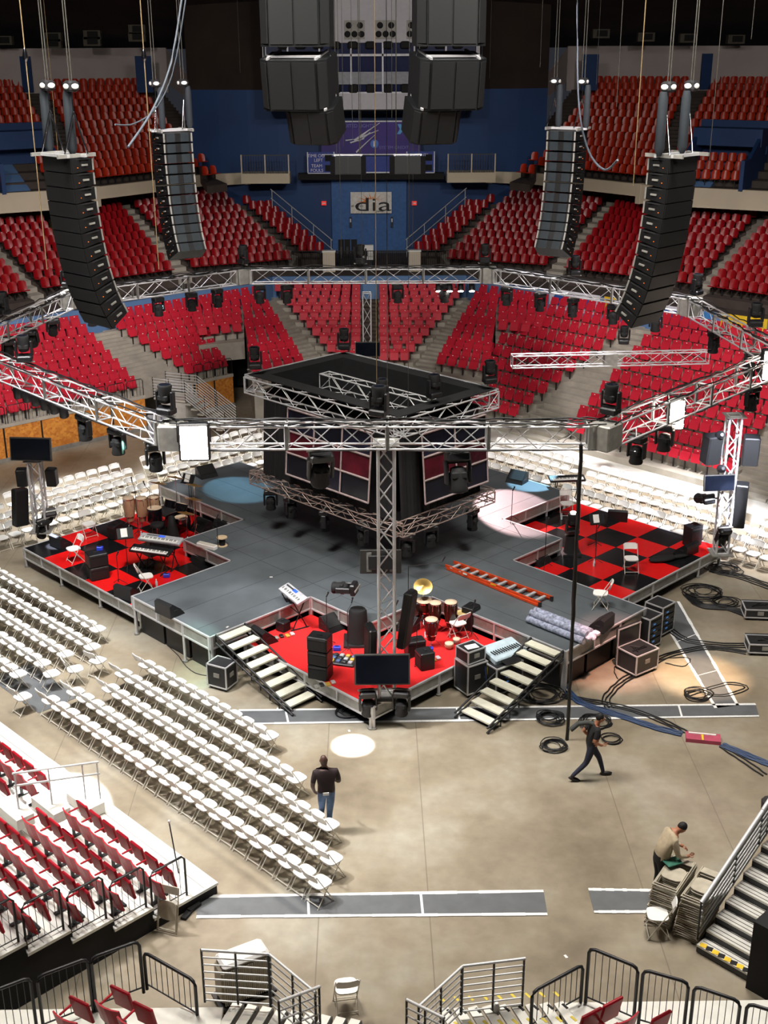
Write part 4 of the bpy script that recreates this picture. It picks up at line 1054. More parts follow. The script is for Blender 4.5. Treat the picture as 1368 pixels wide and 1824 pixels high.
# concourse railing, posts, boards
z4 = 4.5; pr_ = atY(661, 466, 67.0)
t = thing('concourse_railing', 'black barred railing along the far concourse below the arena sign', 'railing', (pr_.x, 66.9, z4))
b = MB()
for i in range(75): b.tube((-4.3+i*.116, 0, 0), (-4.3+i*.116, 0, 1.05), .012, BLACK, 4)
b.tube((-4.3, 0, 1.05), (4.3, 0, 1.05), .025, BLACK); b.tube((-4.3, 0, .12), (4.3, 0, .12), .02, BLACK); b.obj('bars', t)
for px, s in ((586, 'left'), (738, 'right')):
    q = atY(px, 455, 66.7); b = MB(); b.box((0, 0, .5), (.66, .3, 1.15), BEIGE)
    for i in range(5): b.box((-.24+i*.12, -.17, .5), (.05, .03, .95), CREAM)
    b.box((0, 0, 1.1), (.72, .36, .08), WHITEP); o = b.obj('railing_box', loc=(q.x, 66.6, z4)); tag(o, 'ribbed beige box at the %s end of the concourse railing' % s, 'box', 'boxes on the concourse railing')
for k_, px in enumerate((608, 619, 631)):
    q = atY(px, 455, 68); b = MB(); b.box((0, 0, .75), (.32, .1, 1.5), BLACKM); b.box((0, -.06, .9), (.12, .02, .4), GUNM)
    o = b.obj('display_board', loc=(q.x, 68, z4)); tag(o, 'tall black board behind the concourse railing, %s of three from the left' % ordn(k_), 'board', 'black boards on the far concourse')
q = atY(655, 450, 68); b = MB(); b.box((0, 0, .8), (.62, .2, .8), WHITEP); b.box((-.1, -.11, .75), (.2, .02, .3), GUNM); b.box((0, 0, .2), (.5, .2, .4), GUNM); tag(b.obj('notice_box', loc=(q.x, 68, z4)), 'white box behind the far railing beside the black boards', 'box')
for px, py, s in ((352, 470, 'left'), (830, 458, 'right')):
    q = at(px, py, 4.75); b = MB(); b.box((0, 0, .35), (.45, .3, .75), ALUD); b.box((0, -.16, .35), (.33, .02, .6), LEDGE); tag(b.obj('ledge_box', loc=(q.x, q.y, 4.45)), 'grey box with pale front on the %s ledge of the lower bowl' % s, 'box')
# hand rails beside the inner strips
for mm in (0, 1):
    a_, c_ = atY(482, 337, 72.5), atY(592, 428, 69); 
    if mm: a_, c_ = mir(a_), mir(c_)
    b = MB(); b.tube(a_, c_, .025, SILVERR); b.tube(a_-Vector((0, 0, .5)), c_-Vector((0, 0, .5)), .02, SILVERR)
    for f in (0.02, .35, .7, .98): q = a_.lerp(c_, f); b.tube(q, q-Vector((0, 0, 1.0)), .02, SILVERR)
    tag(b.obj('hand_rail'), 'thin handrail sloping down the blue wall on the %s' % ('right' if mm else 'left'), 'railing')
# banners on the right ledge
def banner(pts, m, name, lab, deco=None):
    P = [at(x, y, z) for x, y, z in pts]; b = MB()
    n = (P[1]-P[0]).cross(P[3]-P[0]).normalized()*.02
    b.add(P+[p+n for p in P], [(3, 2, 1, 0), (4, 5, 6, 7), (0, 1, 5, 4), (1, 2, 6, 5), (2, 3, 7, 6), (3, 0, 4, 7)], m)
    c = sum(P, Vector())/4; b.v = [tuple(Vector(v)-c) for v in b.v]
    return tag(b.obj(name, loc=c), lab, 'banner'), P, n
YEL = mat('yellow_banner', (224, 186, 36), .7)
def ledge_banner(fa, fb, i, m, lab, z0_=3.9, z1_=4.85, off=.16):
    p, q = line[i].lerp(line[i+1], fa), line[i].lerp(line[i+1], fb); d = (q-p).normalized(); n = Vector((d.y, -d.x, 0))
    if n.dot(CEN-p) < 0: n = -n
    p, q = p+n*off, q+n*off; c = (p+q)/2; L = (q-p).length
    t = thing('banner', lab, 'banner', (c.x, c.y, (z0_+z1_)/2), math.atan2(d.y, d.x), 'sponsor banners on the right ledge')
    b = MB(); b.box((0, 0, 0), (L, .03, z1_-z0_), m); b.obj('cloth', t); return t, L, (-1 if (Rz(math.atan2(d.y, d.x)) @ Vector((0, -1, 0))).dot(n) > 0 else 1)
nl = len(line)
# right side runs from index nl-4 (outer corner) outward
for (i, fa, fb, kind, lab) in ((nl-3, .02, .48, 'w', 'white banner with blue swirls behind the far right truss'), (nl-3, .52, .62, 'y', 'yellow banner left of the front right speaker column'), (nl-2, .0, .19, 'w', 'white banner with three blue swirls right of the speaker column'), (nl-2, .27, .34, 'b', 'bright blue banner beside the yellow one'), (nl-2, .37, .64, 'y', 'big yellow banner below the right shell seats')):
    if i+1 >= nl: continue
    t, L, sg = ledge_banner(fa, fb, i, {'w': mat('white_banner', (214, 216, 226), .6), 'y': YEL, 'b': mat('azure_banner', (64, 130, 196), .6)}[kind], lab)
    if kind == 'w':
        b = MB()
        for k_ in range(3):
            x = (k_-1)*L/3.2; R = Rx(math.pi/2)
            b.lathe([(.30, .0), (.2, .01)], mat('swirl_blue', (40, 84, 160), .5), 12, (x, sg*.03, 0), R); b.tube((x-.3, sg*.04, -.2), (x+.3, sg*.04, .2), .05, mat('swirl_blue', (40, 84, 160), .5), 4, r2=.02)
        b.obj('swirl_mark', t)
    elif kind == 'y':
        b = MB(); b.box((0, sg*.025, -.02), (L*.7, .01, .03), mat('brown_print', (150, 110, 20), .7)); b.obj('print_line', t)
# vertical wires and ropes hanging from the roof
wires = [(50, 0, 84, 480, 30, ROPEY, 9.8), (256, 0, 283, 480, 32, ROPEY, 8.2), (95, 130, 112, 360, 52, ROPEY, 9), (427, 0, 428, 130, 60, ROPEM, 14), (875, 0, 872, 140, 60, ROPEM, 14), (1070, 0, 1062, 150, 50, ROPEM, 14), (1104, 0, 1098, 190, 33, ROPEM, 14.5), (1140, 0, 1128, 330, 33, ROPEY, 12), (1275, 0, 1262, 300, 35, ROPEM, 13), (1343, 0, 1338, 70, 40, ROPEM, 16), (604, 0, 608, 460, 40, ROPEM, 8.5), (670, 0, 671, 690, 36.5, ROPEY, 6.5), (650, 0, 645, 470, 46, ROPEM, 8.2), (685, 0, 690, 690, 33, ROPEM, 7), (735, 0, 735, 440, 46.5, ROPEM, 8.1), (700, 0, 698, 210, 44, ROPEM, 12.6), (625, 0, 612, 260, 44, ROPEM, 12.6), (720, 0, 727, 735, 35.5, ROPEM, 6.4), (960, 0, 962, 120, 45, ROPEM, 14), (630, 60, 628, 250, 44, ROPEM, 12.6)]
for k_, (xa, ya_, xb, yb, Y, m, zz) in enumerate(wires):
    q = atY(xb, yb, Y); b = MB(); b.tube((0, 0, 0), (0, 0, 27-q.z), .014 if m is ROPEY else .009, m, 5, cap=False)
    if k_ in (0, 1): b.lathe([(.02, 0), (.07, .1), (.03, .3)], CHROME, 8, (0, 0, atY(xa, 110, Y).z-q.z))
    col = 'tan rope' if m is ROPEY else 'grey steel wire'
    where = ('left of the front speaker column' if xb < 120 else 'crossing the far left seats' if xb < 430 else 'over the middle of the hall' if xb < 800 else 'above the right side stands')
    rank = sorted(w_[2] for w_ in wires).index(xb)
    tag(b.obj('hanging_rope' if m is ROPEY else 'hanging_wire', loc=q), '%s hanging %s, %s roof line from the left' % (col, where, ordn(rank)), 'rope', 'ropes and wires hanging from the roof')
# swagged cables to the speaker columns
def swag(pts, r, label, m=CABLE):
    P = [atY(*q) for q in pts]; out = []
    for i in range(len(P)-1):
        p0 = P[max(i-1, 0)]; p1 = P[i]; p2 = P[i+1]; p3 = P[min(i+2, len(P)-1)]
        for s in range(6):
            t = s/6; out.append(.5*((2*p1)+(p2-p0)*t+(2*p0-5*p1+4*p2-p3)*t*t+(3*p1-p0-3*p2+p3)*t**3))
    out.append(P[-1]); b = MB(); c = out[0]; b.path([q-c for q in out], r, m, 5); return tag(b.obj('speaker_cable', loc=c), label, 'cable')
GC = mat('grey_multicore', (92, 100, 110), .5)
swag([(325, -10, 33), (305, 110, 32.5), (272, 195, 31.5), (228, 262, 30)], .03, 'thick grey cable swagging down to the front left speaker column', GC)
swag([(332, -10, 34), (310, 120, 34), (280, 190, 33), (240, 220, 32), (205, 222, 30)], .02, 'thin grey cable looping behind the left hoists', GC)
swag([(1028, -10, 42), (1030, 170, 40), (1045, 260, 34), (1075, 302, 31), (1100, 285, 30)], .03, 'thick cable looping from above to the front right speaker column', GC)
# roof vents far up
for k_, (px, py) in enumerate(((8, 72), (95, 66), (95, 78), (165, 62), (165, 74), (245, 52), (245, 66), (1070, 60), (1150, 66), (1225, 68), (1310, 70))):
    q = at(px, py, 17.2) if py > 71.2 else atY(px, py, 78); q = atY(px, py, 78)
    t = thing('roof_floodlight', 'unlit floodlight box under the dark roof, %s from the left' % ordn(k_), 'lamp', q, group='unlit roof floodlights')
    b = MB(); b.box((0, 0, 0), (1.0, .5, .5), mat('dim_housing', (84, 78, 66), .7)); b.obj('housing', t); b = MB(); b.box((.05, -.27, .02), (.62, .05, .34), BLACKM); b.obj('lens', t)
# ================================================================== WHITE FOLDING CHAIRS
def chair_parts(t):
    b = MB()
    pts = []
    for k in range(20):
        a = 2*math.pi*k/20; c, s = math.cos(a), math.sin(a); e = 0.55
        pts.append((0.205*abs(c)**e*(1 if c > 0 else -1), 0.205*abs(s)**e*(1 if s > 0 else -1)))
    b.prism(pts, 0.435, 0.465, WHITEP); b.obj('seat', t)
    b = MB(); vs = []
    for k, (z, y) in enumerate(((0.66, -0.235), (0.74, -0.262), (0.80, -0.283), (0.845, -0.295))):
        wd = [0.40, 0.43, 0.43, 0.34][k]
        for i in range(6): x = i/5-.5; vs.append((x*wd, y-0.03+0.11*x*x, z))
    fs = [(k*6+i+1, k*6+i, (k+1)*6+i, (k+1)*6+i+1) for k in range(3) for i in range(5)]; n = len(vs)
    vs += [(x, y-0.02, z) for x, y, z in vs]; fs += [tuple(a+n for a in reversed(f)) for f in fs]
    rim = [0, 1, 2, 3, 4, 5, 11, 17, 23, 22, 21, 20, 19, 18, 12, 6]; fs += [(rim[i], rim[(i+1) % 16], rim[(i+1) % 16]+n, rim[i]+n) for i in range(16)]
    b.add(vs, fs, WHITEP); b.obj('backrest', t)
    b = MB()
    for s in (-1, 1): b.tube((s*.215, -.29, .83), (s*.215, .19, .0), .012, CHAIRLEG, 5)
    b.tube((-.215, .16, .05), (.215, .16, .05), .010, CHAIRLEG, 5); b.tube((-.215, -.06, .43), (.215, -.06, .43), .010, CHAIRLEG, 5); b.obj('front_leg_frame', t)
    b = MB()
    for s in (-1, 1): b.tube((s*.19, .06, .43), (s*.19, -.26, .0), .012, CHAIRLEG, 5)
    b.tube((-.19, -.22, .06), (.19, -.22, .06), .010, CHAIRLEG, 5); b.obj('rear_leg_frame', t)
    return t
ch = Proto(chair_parts(thing('folding_chair', 'x', 'chair', group='white folding chairs')))
def one_mesh_chair():
    b = MB(); ob = []
    for c in ch.root.children:
        me = c.data; k = len(b.v); b.v += [tuple(v.co) for v in me.vertices]
        for p in me.polygons: b.f.append(tuple(a+k for a in p.vertices)); b.mi.append(b._m(me.materials[p.material_index])); b.sm.append(p.use_smooth)
    return b.mesh('folding_chair')
CHM = one_mesh_chair()
CH = []
RZV, RZU = math.atan2(-EV.x, EV.y), math.atan2(-EU.x, EU.y)       # facing +v, facing +u
RZNV = RZV+math.pi
pt = .468
for r, (v, us, ue) in enumerate([(-9.24, .85, 5.85), (-9.97, .85, 7.7), (-10.66, .95, 9.55), (-11.40, .80, 10.45), (-12.08, .78, 10.85)]):
    n = round((ue-us)/pt)
    for k in range(n+1): CH.append((ue-k*pt, v, RZV, 'row %s from the stage, %s from the open-floor end of the near block' % ('', ''), 'A', r, k))
for r, (v, ue) in enumerate([(-9.0, -2.1), (-9.72, -1.25), (-10.48, -1.4), (-11.2, -1.38), (-11.97, -1.3)]):
    k = 0
    while ue-k*pt > -9.5: CH.append((ue-k*pt, v, RZV, '', 'B', r, k)); k += 1
for k, (u, v, a) in enumerate([(-.45, -10.05, .2), (-.46, -10.75, -.3), (-.68, -11.33, -.15), (-.12, -12.5, .05)]): CH.append((u, v, RZV+a, '', 'X', 0, k))
for r in range(4):
    u = -10.4-.88*r
    for k in range(10): CH.append((u, -1.1-k*.5, RZU, '', 'C', r, k))
    for k in range(6): CH.append((u, -6.5-k*.5, RZU, '', 'H', r, k))
for r in range(4):
    for k in range(13): CH.append((-10.3-.9*r, .3+k*.5, RZU, '', 'D', r, k))
for r in range(4):
    for k in range(9): CH.append((-.7-k*.5, 9.1+.88*r, RZNV, '', 'E', r, k))
    for k in range(12): CH.append((.5+k*.5+.2*(r == 0), 9.15+.88*r, RZNV, '', 'F', r, k))
    for k in range(8): CH.append((7.45+k*.5, 9.2+.88*r, RZNV, '', 'G', r, k))
BN = dict(A=('near block', 'from the open-floor end'), B=('left near block', 'from the aisle end'), X=('loose line in the aisle between the near blocks', 'from the stage'), C=('far left block', 'from its far end'), H=('left edge block past the tower', 'from the tower'), D=('far side block behind the stage', 'from the near end'), E=('far right small block', 'from its right end'), F=('right block before the red seats', 'from its left end'), G=('right edge block', 'from the tower side'))
CH2 = []
for u, v, rz, _, blk, r, k in CH:
    if blk == 'F' and r == 0 and k < 2: pass
    p = S(u, v, 0); x, y = proj(p+Vector((0, 0, .5)))
    if not (-60 < x < 1430 and y < 1880): continue
    CH2.append((p.length, p, rz, blk, r, k))
CH2.sort(key=lambda t: t[0] if t[3] in 'ABX' else t[0]+(30 if t[3] in 'CFG' else 60))
mass = []
for i, (_, p, rz, blk, r, k) in enumerate(CH2):
    lab = 'white folding chair, %s row, %s %s, %s' % (ordn(r), ordn(k), BN[blk][1], BN[blk][0]) if blk != 'X' else 'white folding chair, %s %s, %s' % (ordn(k), BN[blk][1], BN[blk][0])
    rz += random.uniform(-.03, .03)
    if i < 288:
        if blk in 'ABX': ch(p, rz, lab, 'white folding chairs')
        else:
            o = bpy.data.objects.new('folding_chair', CHM); COL.objects.link(o); o.location = p; o.rotation_euler = (0, 0, rz); tag(o, lab, 'chair', 'white folding chairs')
    else: mass.append((p, rz))
if mass:
    b = MB(); co = [v.co.copy() for v in CHM.vertices]
    for p, rz in mass:
        R = Rz(rz); k = len(b.v); b.v += [tuple(R @ c+p) for c in co]
        for f in CHM.polygons: b.f.append(tuple(a+k for a in f.vertices)); b.mi.append(b._m(CHM.materials[f.material_index])); b.sm.append(False)
    tag(b.obj('folding_chair'), 'white folding chairs in the rows furthest behind the stage', 'chair', None, 'stuff')
def lone(px, py, z, rz, lab): p = at(px, py, z); ch(p, rz, lab, 'loose folding chairs')
lone(617, 1792, 0, 0.15, 'white folding chair alone on the floor between the two near railings')
lone(1168, 1662, 0, 1.5, 'white folding chair alone beside the stacks of folded chairs')
lone(160, 955, low_z, -2.5, 'white folding chair on the left platform, standing taller behind the amplifier')
lone(133, 1000, low_z, 2.2, 'white folding chair on the left platform, half hidden by the black amplifier')
lone(262, 1050, low_z, -1.2, 'white folding chair at the near edge of the left platform')
lone(815, 1135, low_z, 0.6, 'white folding chair behind the congas on the near red platform')
lone(1123, 1018, low_z, math.pi, 'white folding chair in the middle of the right checkered platform')
lone(1068, 1082, deck_z, 1.3, 'white folding chair on the grey deck beside the right platform')
lone(1008, 918, low_z, math.pi, 'white folding chair behind the keyboard on the right platform')
# folded chairs: stacks, one leaning
def folded_mesh():
    b = MB(); pts = []
    for k in range(16):
        a = 2*math.pi*k/16; c, s = math.cos(a), math.sin(a); pts.append((0.2*abs(c)**.6*(1 if c > 0 else -1), 0.2*abs(s)**.6*(1 if s > 0 else -1)))
    b.prism([(x, y-.05) for x, y in pts], 0.012, 0.035, STACKM); b.prism([(-.21, .30), (.21, .30), (.19, .46), (-.19, .46)], .0, .025, STACKM)
    for s in (-1, 1): b.tube((s*.215, .46, .02), (s*.215, -.52, .02), .013, STACKM, 5); b.tube((s*.19, .12, .03), (s*.19, -.46, .03), .012, STACKM, 5)
    b.tube((-.215, -.50, .02), (.215, -.50, .02), .012, STACKM, 5); b.tube((-.19, -.45, .03), (.19, -.45, .03), .012, STACKM, 5)
    return b.mesh('folded_chair')
FM = folded_mesh()
for s_, (px, py, a0, nm) in enumerate(((1190, 1622, -.62, 'stack the worker leans on'), (1240, 1645, -.62, 'stack beside the silver stair railing'))):
    c = at(px, py, 0)
    for k in range(20):
        o = bpy.data.objects.new('folded_chair', FM); COL.objects.link(o)
        o.location = (c.x+random.uniform(-.012, .012)+.004*k, c.y+random.uniform(-.012, .012), k*.047); o.rotation_euler = (0, 0, a0+random.uniform(-.03, .03)); o.scale = (1.12, 1.12, 1)
        tag(o, 'beige folded chair, %s from the floor in the %s' % (ordn(k), nm), 'folded chair', 'stacked folded chairs')
o = bpy.data.objects.new('folded_chair', FM); COL.objects.link(o); q = at(302, 1662, 0); o.location = (q.x, q.y+.1, .53); o.rotation_euler = (math.radians(78), 0, -.35)
tag(o, 'single folded chair leaning against the black end of the near left bleacher', 'folded chair')
# cart with stacked chairs behind the left silver railing
q = at(432, 1770, 0.3); t = thing('chair_cart', 'cart loaded with folded chairs under a white cover behind the left silver railing', 'cart', (q.x, q.y+.25, 0), .5); t.scale = (.72, .72, .85)
b = MB(); b.box((0, 0, .12), (1.5, .7, .06), GUNM)
for sx in (-1, 1):
    for sy in (-1, 1): b.tube((sx*.65, sy*.3-.02, .06), (sx*.65, sy*.3+.02, .06), .06, BLACKM, 10)
b.obj('trolley', t)
b = MB(); b.bbox((0, 0, .62), (1.35, .6, .9), STACKM, .08); b.obj('chair_load', t)
b = MB()
for k in range(26): b.box((-.62+k*.05, -.31, .62), (.02, .03, .86), CHAIRLEG)
b.obj('chair_frames', t)['kind'] = 'stuff'
b = MB(); b.bbox((0, 0, 1.13), (1.25, .62, .14), mat('white_sheet', (226, 224, 220), .8), .06); b.obj('cover', t)
# ================================================================== TOWERS AND SCREENS
def tv(p, w, h, rx, rz, label, parent=None, back=False):
    t = thing('flat_screen', label, 'screen', p); t.rotation_euler = (rx, 0, rz)
    b = MB(); b.bbox((0, 0, 0), (w, .09, h), mat('screen_bezel', (58, 56, 54), .4), .01); b.obj('bezel', t)
    b = MB(); b.box((0, -.05, 0), (w*.94, .012, h*.9), SCREEN); b.obj('screen_glass', t)
    b = MB(); b.bbox((0, .09, 0), (w*.6, .1, h*.6), CASE, .02)
    for s in (-1, 1): b.box((s*w*.28, .07, 0), (w*.12, .05, h*.8), ALUD)
    b.obj('rear_bracket', t); return t
def tower(px, py, z, top, label):
    p = at(px, py, z); t = thing('truss_tower', label, 'truss tower', p)
    b = MB(); truss_mb(b, (0, 0, .05), (0, 0, top-z), .38, .38, ALU, .5, .04); b.obj('tower_truss', t)
    b = MB(); b.box((0, 0, .02), (.7, .7, .04), ALUD); b.obj('base_plate', t); b = MB(); b.box((0, 0, top-z), (.62, .62, .03), ALUD); b.obj('top_plate', t); return p
pT = tower(689, 1240, low_z, 7.42, 'tall aluminium truss tower on the near red platform below the ring')
pL = tower(75, 945, low_z, 3.2, 'short truss tower at the outer corner of the left platform')
pR = tower(1283, 985, low_z, 5.3, 'truss tower lit white at the outer corner of the right platform')
pB = S(-6.2, 6.0, 0); b = MB()
t = thing('truss_tower', 'thin truss tower behind the video box, before the middle stair', 'truss tower', pB.to_tuple())
q = at(650, 560, 5); t.location = (0.0, 45.6, 0); truss_mb(b, (-.05, 0, .05), (-.05, 0, 7.4), .3, .3, ALU, .55, .025); b.obj('tower_truss', t)
tv(pT+Vector((-.12, -.42, 1.0)), 1.38, .78, math.radians(-14), 0.0, 'big black flat screen facing out at the foot of the near tower')
q = atY(678, 1000, 27.6); tv(q, 1.02, .60, math.radians(8), math.pi, 'flat screen on the near tower seen from behind')
q = atY(55, 800, pL.y-.3); tv(q, 1.40, .78, math.radians(-8), math.radians(-6), 'dark flat screen on top of the left tower')
q = atY(1281, 860, pR.y-.3); tv(q, 1.0, .52, math.radians(-8), math.radians(5), 'dark flat screen low on the right tower')
q = atY(655, 622, 45.36); tv(q, .95, .55, math.radians(-8), 0, 'dark flat screen behind the video box')
def slab(p, w, h, d, rx, ry, rz, label):
    t = thing('column_speaker', label, 'speaker', p); t.rotation_euler = (rx, ry, rz)
    b = MB(); b.bbox((0, 0, 0), (w, d, h), BLACK, .03); b.obj('cabinet', t); b = MB(); b.box((0, -d*.51, 0), (w*.88, .02, h*.92), GRILL); b.obj('grille', t)
    b = MB(); b.box((0, d*.52, h*.3), (w*.5, .03, .08), ALUD); b.box((0, d*.52, -h*.3), (w*.5, .03, .08), ALUD); b.obj('bracket', t)
slab(pT+Vector((.52, .55, 1.9)), .5, 1.5, .22, .1, .12, 1.2, 'tall slim black panel standing right of the near tower')
slab(pT+Vector((-.40, .30, 1.2)), .5, 1.3, .2, 0, .06, -1.3, 'slim black panel with steel edge left of the near tower')
slab(pL+Vector((-.5, .1, 1.9)), .35, .62, .32, .1, 0, .1, 'small black speaker left of the left tower'); slab(pL+Vector((.5, .1, 1.9)), .35, .62, .32, .1, 0, -.1, 'small black speaker right of the left tower')
slab(pL+Vector((-.62, -.1, .9)), .5, 1.3, .3, 0, .1, .8, 'tilted black panel on the outer side of the left tower')
slab(pR+Vector((-.62, 0, 3.55)), .5, .95, .45, .1, 0, .3, 'black loudspeaker on the left of the right tower'); slab(pR+Vector((.62, 0, 3.5)), .5, .95, .45, .1, 0, -.2, 'grey lit loudspeaker on the right of the right tower')
slab(pR+Vector((.45, -.1, 1.7)), .4, 1.6, .35, .2, 0, -.3, 'tall black panel low on the right tower')
for p, rx, rz, d in ((pT+Vector((-.48, -.42, .42)), 0, .1, 'below the big screen on the left'), (pT+Vector((.36, -.42, .42)), 0, -.2, 'below the big screen on the right'), (pL+Vector((.35, 0, .7)), .8, .5, 'beside the left tower'), (pL+Vector((.15, -.25, .5)), .3, .9, 'at the foot of the left tower'), (pR+Vector((-.5, -.1, 1.9)), 1.3, .4, 'sideways on the right tower'), (pR+Vector((0, -.3, 1.0)), .4, .2, 'at the foot of the right tower')):
    mv(p, rz, 'black moving head lamp '+d, 'moving head lamps', rot=(rx, 0, rz))
upright(at(1110, 622, 4.98)+Vector((0, 0, .2)), 'on the short rear truss')
q = at(638, 1143, low_z)   # covered pedestal with a lamp lying on it
t = thing('lamp_pedestal', 'black draped pedestal carrying a big lamp left of the near tower', 'pedestal', q)
b = MB(); b.lathe([(.36, 0), (.34, .1), (.27, .5), (.25, .95), (.22, 1.0)], BLACKM, 12); b.box((0, 0, .03), (.8, .8, .06), CASE); b.obj('drape', t)
mv(q+Vector((0, 0, 1.62)), 0, 'large moving head lamp pointing left on the black pedestal', 'moving head lamps', rot=(1.5, 0, 1.3))
q = at(1017, 985, low_z); t = thing('lamp_pedestal', 'black pedestal under the lit lamp on the right platform', 'pedestal', q)
b = MB(); b.lathe([(.28, 0), (.25, .1), (.2, .5), (.2, .62)], BLACKM, 12); b.box((0, 0, .03), (.6, .6, .06), CASE); b.obj('drape', t)
mv(q+Vector((0, 0, .66)), 0, 'moving head lamp glowing violet on the right platform pedestal', 'moving head lamps', rot=(math.pi, 0, .3))
b = MB(); b.lathe([(.10, 0), (.07, .02), (.0001, .03)], LENSON, 12); 
tag(b.obj('small_lamp', loc=q+Vector((0, 0, 1.42))), 'small lit lens on top of the right platform lamp', 'lamp')
for k_, (px, py, z) in enumerate(((1283, 775, 0), (1285, 835, 0))):
    q = atY(px, py, pR.y-.2); b = MB(); b.lathe([(.05, .2), (.13, .1), (.14, -.06)], BLACK, 12, (0, 0, 0), Rx(1.2)); b.lathe([(.12, -.07), (.0001, -.08)], LENSON, 12, (0, 0, 0), Rx(1.2)); tag(b.obj('par_can', loc=q), 'lit lamp on the right tower, %s from the top' % ordn(k_), 'stage lamp', 'lit lamps on the right tower')
# ================================================================== INSTRUMENTS AND STAGE GEAR
def wedge(px, py, z, rz, label):
    t = thing('stage_monitor', label, 'monitor speaker', at(px, py, z), rz)
    b = MB(); P = [(-.34, -.28, 0), (.34, -.28, 0), (.34, .24, 0), (-.34, .24, 0), (-.34, -.20, .12), (.34, -.20, .12), (.34, .14, .40), (-.34, .14, .40), (-.34, .24, .36), (.34, .24, .36)]
    b.add(P, [(3, 2, 1, 0), (0, 1, 5, 4), (4, 5, 6, 7), (7, 6, 9, 8), (8, 9, 2, 3), (1, 2, 9, 6, 5), (0, 4, 7, 8, 3)], BLACK); b.obj('cabinet', t)
    b = MB(); a = math.atan2(.28, .34); b.box((0, -.035, .268), (.6, .40, .015), GRILL, Rx(a)); b.obj('grille', t)
    b = MB(); b.box((.345, .05, .2), (.01, .14, .04), GUNM); b.box((-.345, .05, .2), (.01, .14, .04), GUNM); b.obj('handle', t)
for a in ((302, 1092, deck_z, 2.4, 'black stage monitor on the deck by the left near stairs arm'), (1070, 1118, deck_z, -2.2, 'black stage monitor on the deck beside the plastic-wrapped bundle'), (368, 848, deck_z, .6, 'grey-lit stage monitor on the far left deck arm'), (921, 858, deck_z, -.6, 'stage monitor on the far right deck arm'), (594, 1118, low_z, .7, 'stage monitor in the inner left corner of the near platform'), (722, 1120, low_z, -.7, 'stage monitor behind the near tower'), (470, 1140, low_z, 2.2, 'stage monitor beside the left near stairs'), (358, 945, low_z, -.8, 'stage monitor lying by the drum kit wall'), (400, 935, low_z, -.8, 'stage monitor in the inner notch of the left platform'), (360, 1000, low_z, -.9, 'stage monitor by the deck wall near the keyboards'), (110, 972, low_z, 2.4, 'stage monitor at the outer corner of the left platform'), (228, 1062, low_z, 2.6, 'stage monitor at the near corner of the left platform'), (935, 925, low_z, .8, 'stage monitor against the inner wall of the right platform'), (960, 1002, low_z, .8, 'stage monitor in the near notch of the right platform'), (1222, 985, low_z, -2.4, 'stage monitor at the outer edge of the right platform'), (1100, 925, low_z, 2.9, 'stage monitor in the middle of the right platform')): wedge(*a)
def keyboard(px, py, z, hh, rz, L, lab, silver, tilt=.25):
    t = thing('keyboard', lab, 'keyboard', at(px, py, z), rz)
    b = MB(); R = Rx(tilt)
    b.bbox(R @ Vector((0, 0, 0))+Vector((0, 0, hh)), (L, .36, .09), mat('silver_synth', (186, 186, 190), .4, .2) if silver else BLACK, .015, R); b.obj('case', t)
    b = MB(); b.box(R @ Vector((0, -.09, .05))+Vector((0, 0, hh)), (L*.88, .15, .02), WHITEP, R)
    n = int(L*22)
    for i in range(n):
        if i % 7 in (2, 6): continue
        b.box(R @ Vector((-L*.43+i*L*.86/n+.02, -.055, .063))+Vector((0, 0, hh)), (.018, .08, .012), BLACK, R)
    b.obj('keys', t)['kind'] = 'stuff'
    if silver:
        b = MB(); b.box(R @ Vector((0, .09, .05))+Vector((0, 0, hh)), (.22, .09, .012), mat('blue_display', (40, 80, 190), .3, emit=(50, 90, 220), es=.5), R)
        for i in range(10): b.box(R @ Vector((-.5+i*.045, .09, .052))+Vector((0, 0, hh)), (.02, .05, .015), GUNM, R)
        b.obj('display', t)
    b = MB()
    for s in (-1, 1):
        b.tube((s*L*.3, -.22, .02), (s*L*.3, .18, hh-.08), .018, BLACK); b.tube((s*L*.3, .22, .02), (s*L*.3, -.18, hh-.08), .018, BLACK); b.tube((s*L*.3, -.28, .02), (s*L*.3, .28, .02), .02, BLACK)
    b.tube((-L*.3, 0, hh*.5), (L*.3, 0, hh*.5), .015, BLACK); b.obj('stand', t); return t
keyboard(290, 1010, low_z, .95, -.35, 1.45, 'silver synthesizer on the upper tier over the black piano, left platform', True)
q = keyboard(272, 1018, low_z, .72, -.35, 1.4, 'black digital piano with white keys on the left platform', False)
keyboard(524, 1112, low_z, .95, math.radians(-60), 1.2, 'silver keyboard on a black stand at the left of the near platform', True, .35)
keyboard(1008, 892, low_z, .85, .1, 1.3, 'black keyboard at the far side of the right platform', False)
def amp(px, py, z, rz, dims, lab, heads=1, light=False):
    t = thing('amplifier', lab, 'amplifier', at(px, py, z), rz); w_, d_, h_ = dims; zz = 0
    for i in range(heads):
        b = MB(); b.bbox((0, 0, zz+h_/2), (w_, d_, h_), BLACK, .02); b.obj('cabinet', t)
        b = MB(); b.box((0, -d_*.51, zz+h_*.42), (w_*.9, .02, h_*.7), GRILL); b.box((0, -d_*.52, zz+h_*.88), (w_*.9, .015, h_*.12), GUNM); b.obj('front_panel', t)
        b = MB(); b.box((0, 0, zz+h_+.012), (w_*.3, .05, .025), GUNM); b.obj('handle', t); zz += h_+.01
    return t
amp(571, 1205, low_z, -.35, (.56, .42, .40), 'stack of three black amplifier units on the near red platform', 3)
amp(739, 1165, low_z, .3, (.52, .36, .46), 'black combo amplifier right of the near tower')
amp(757, 1188, low_z, -1.2, (.42, .4, .5), 'black amplifier box with cream side near the front screen')
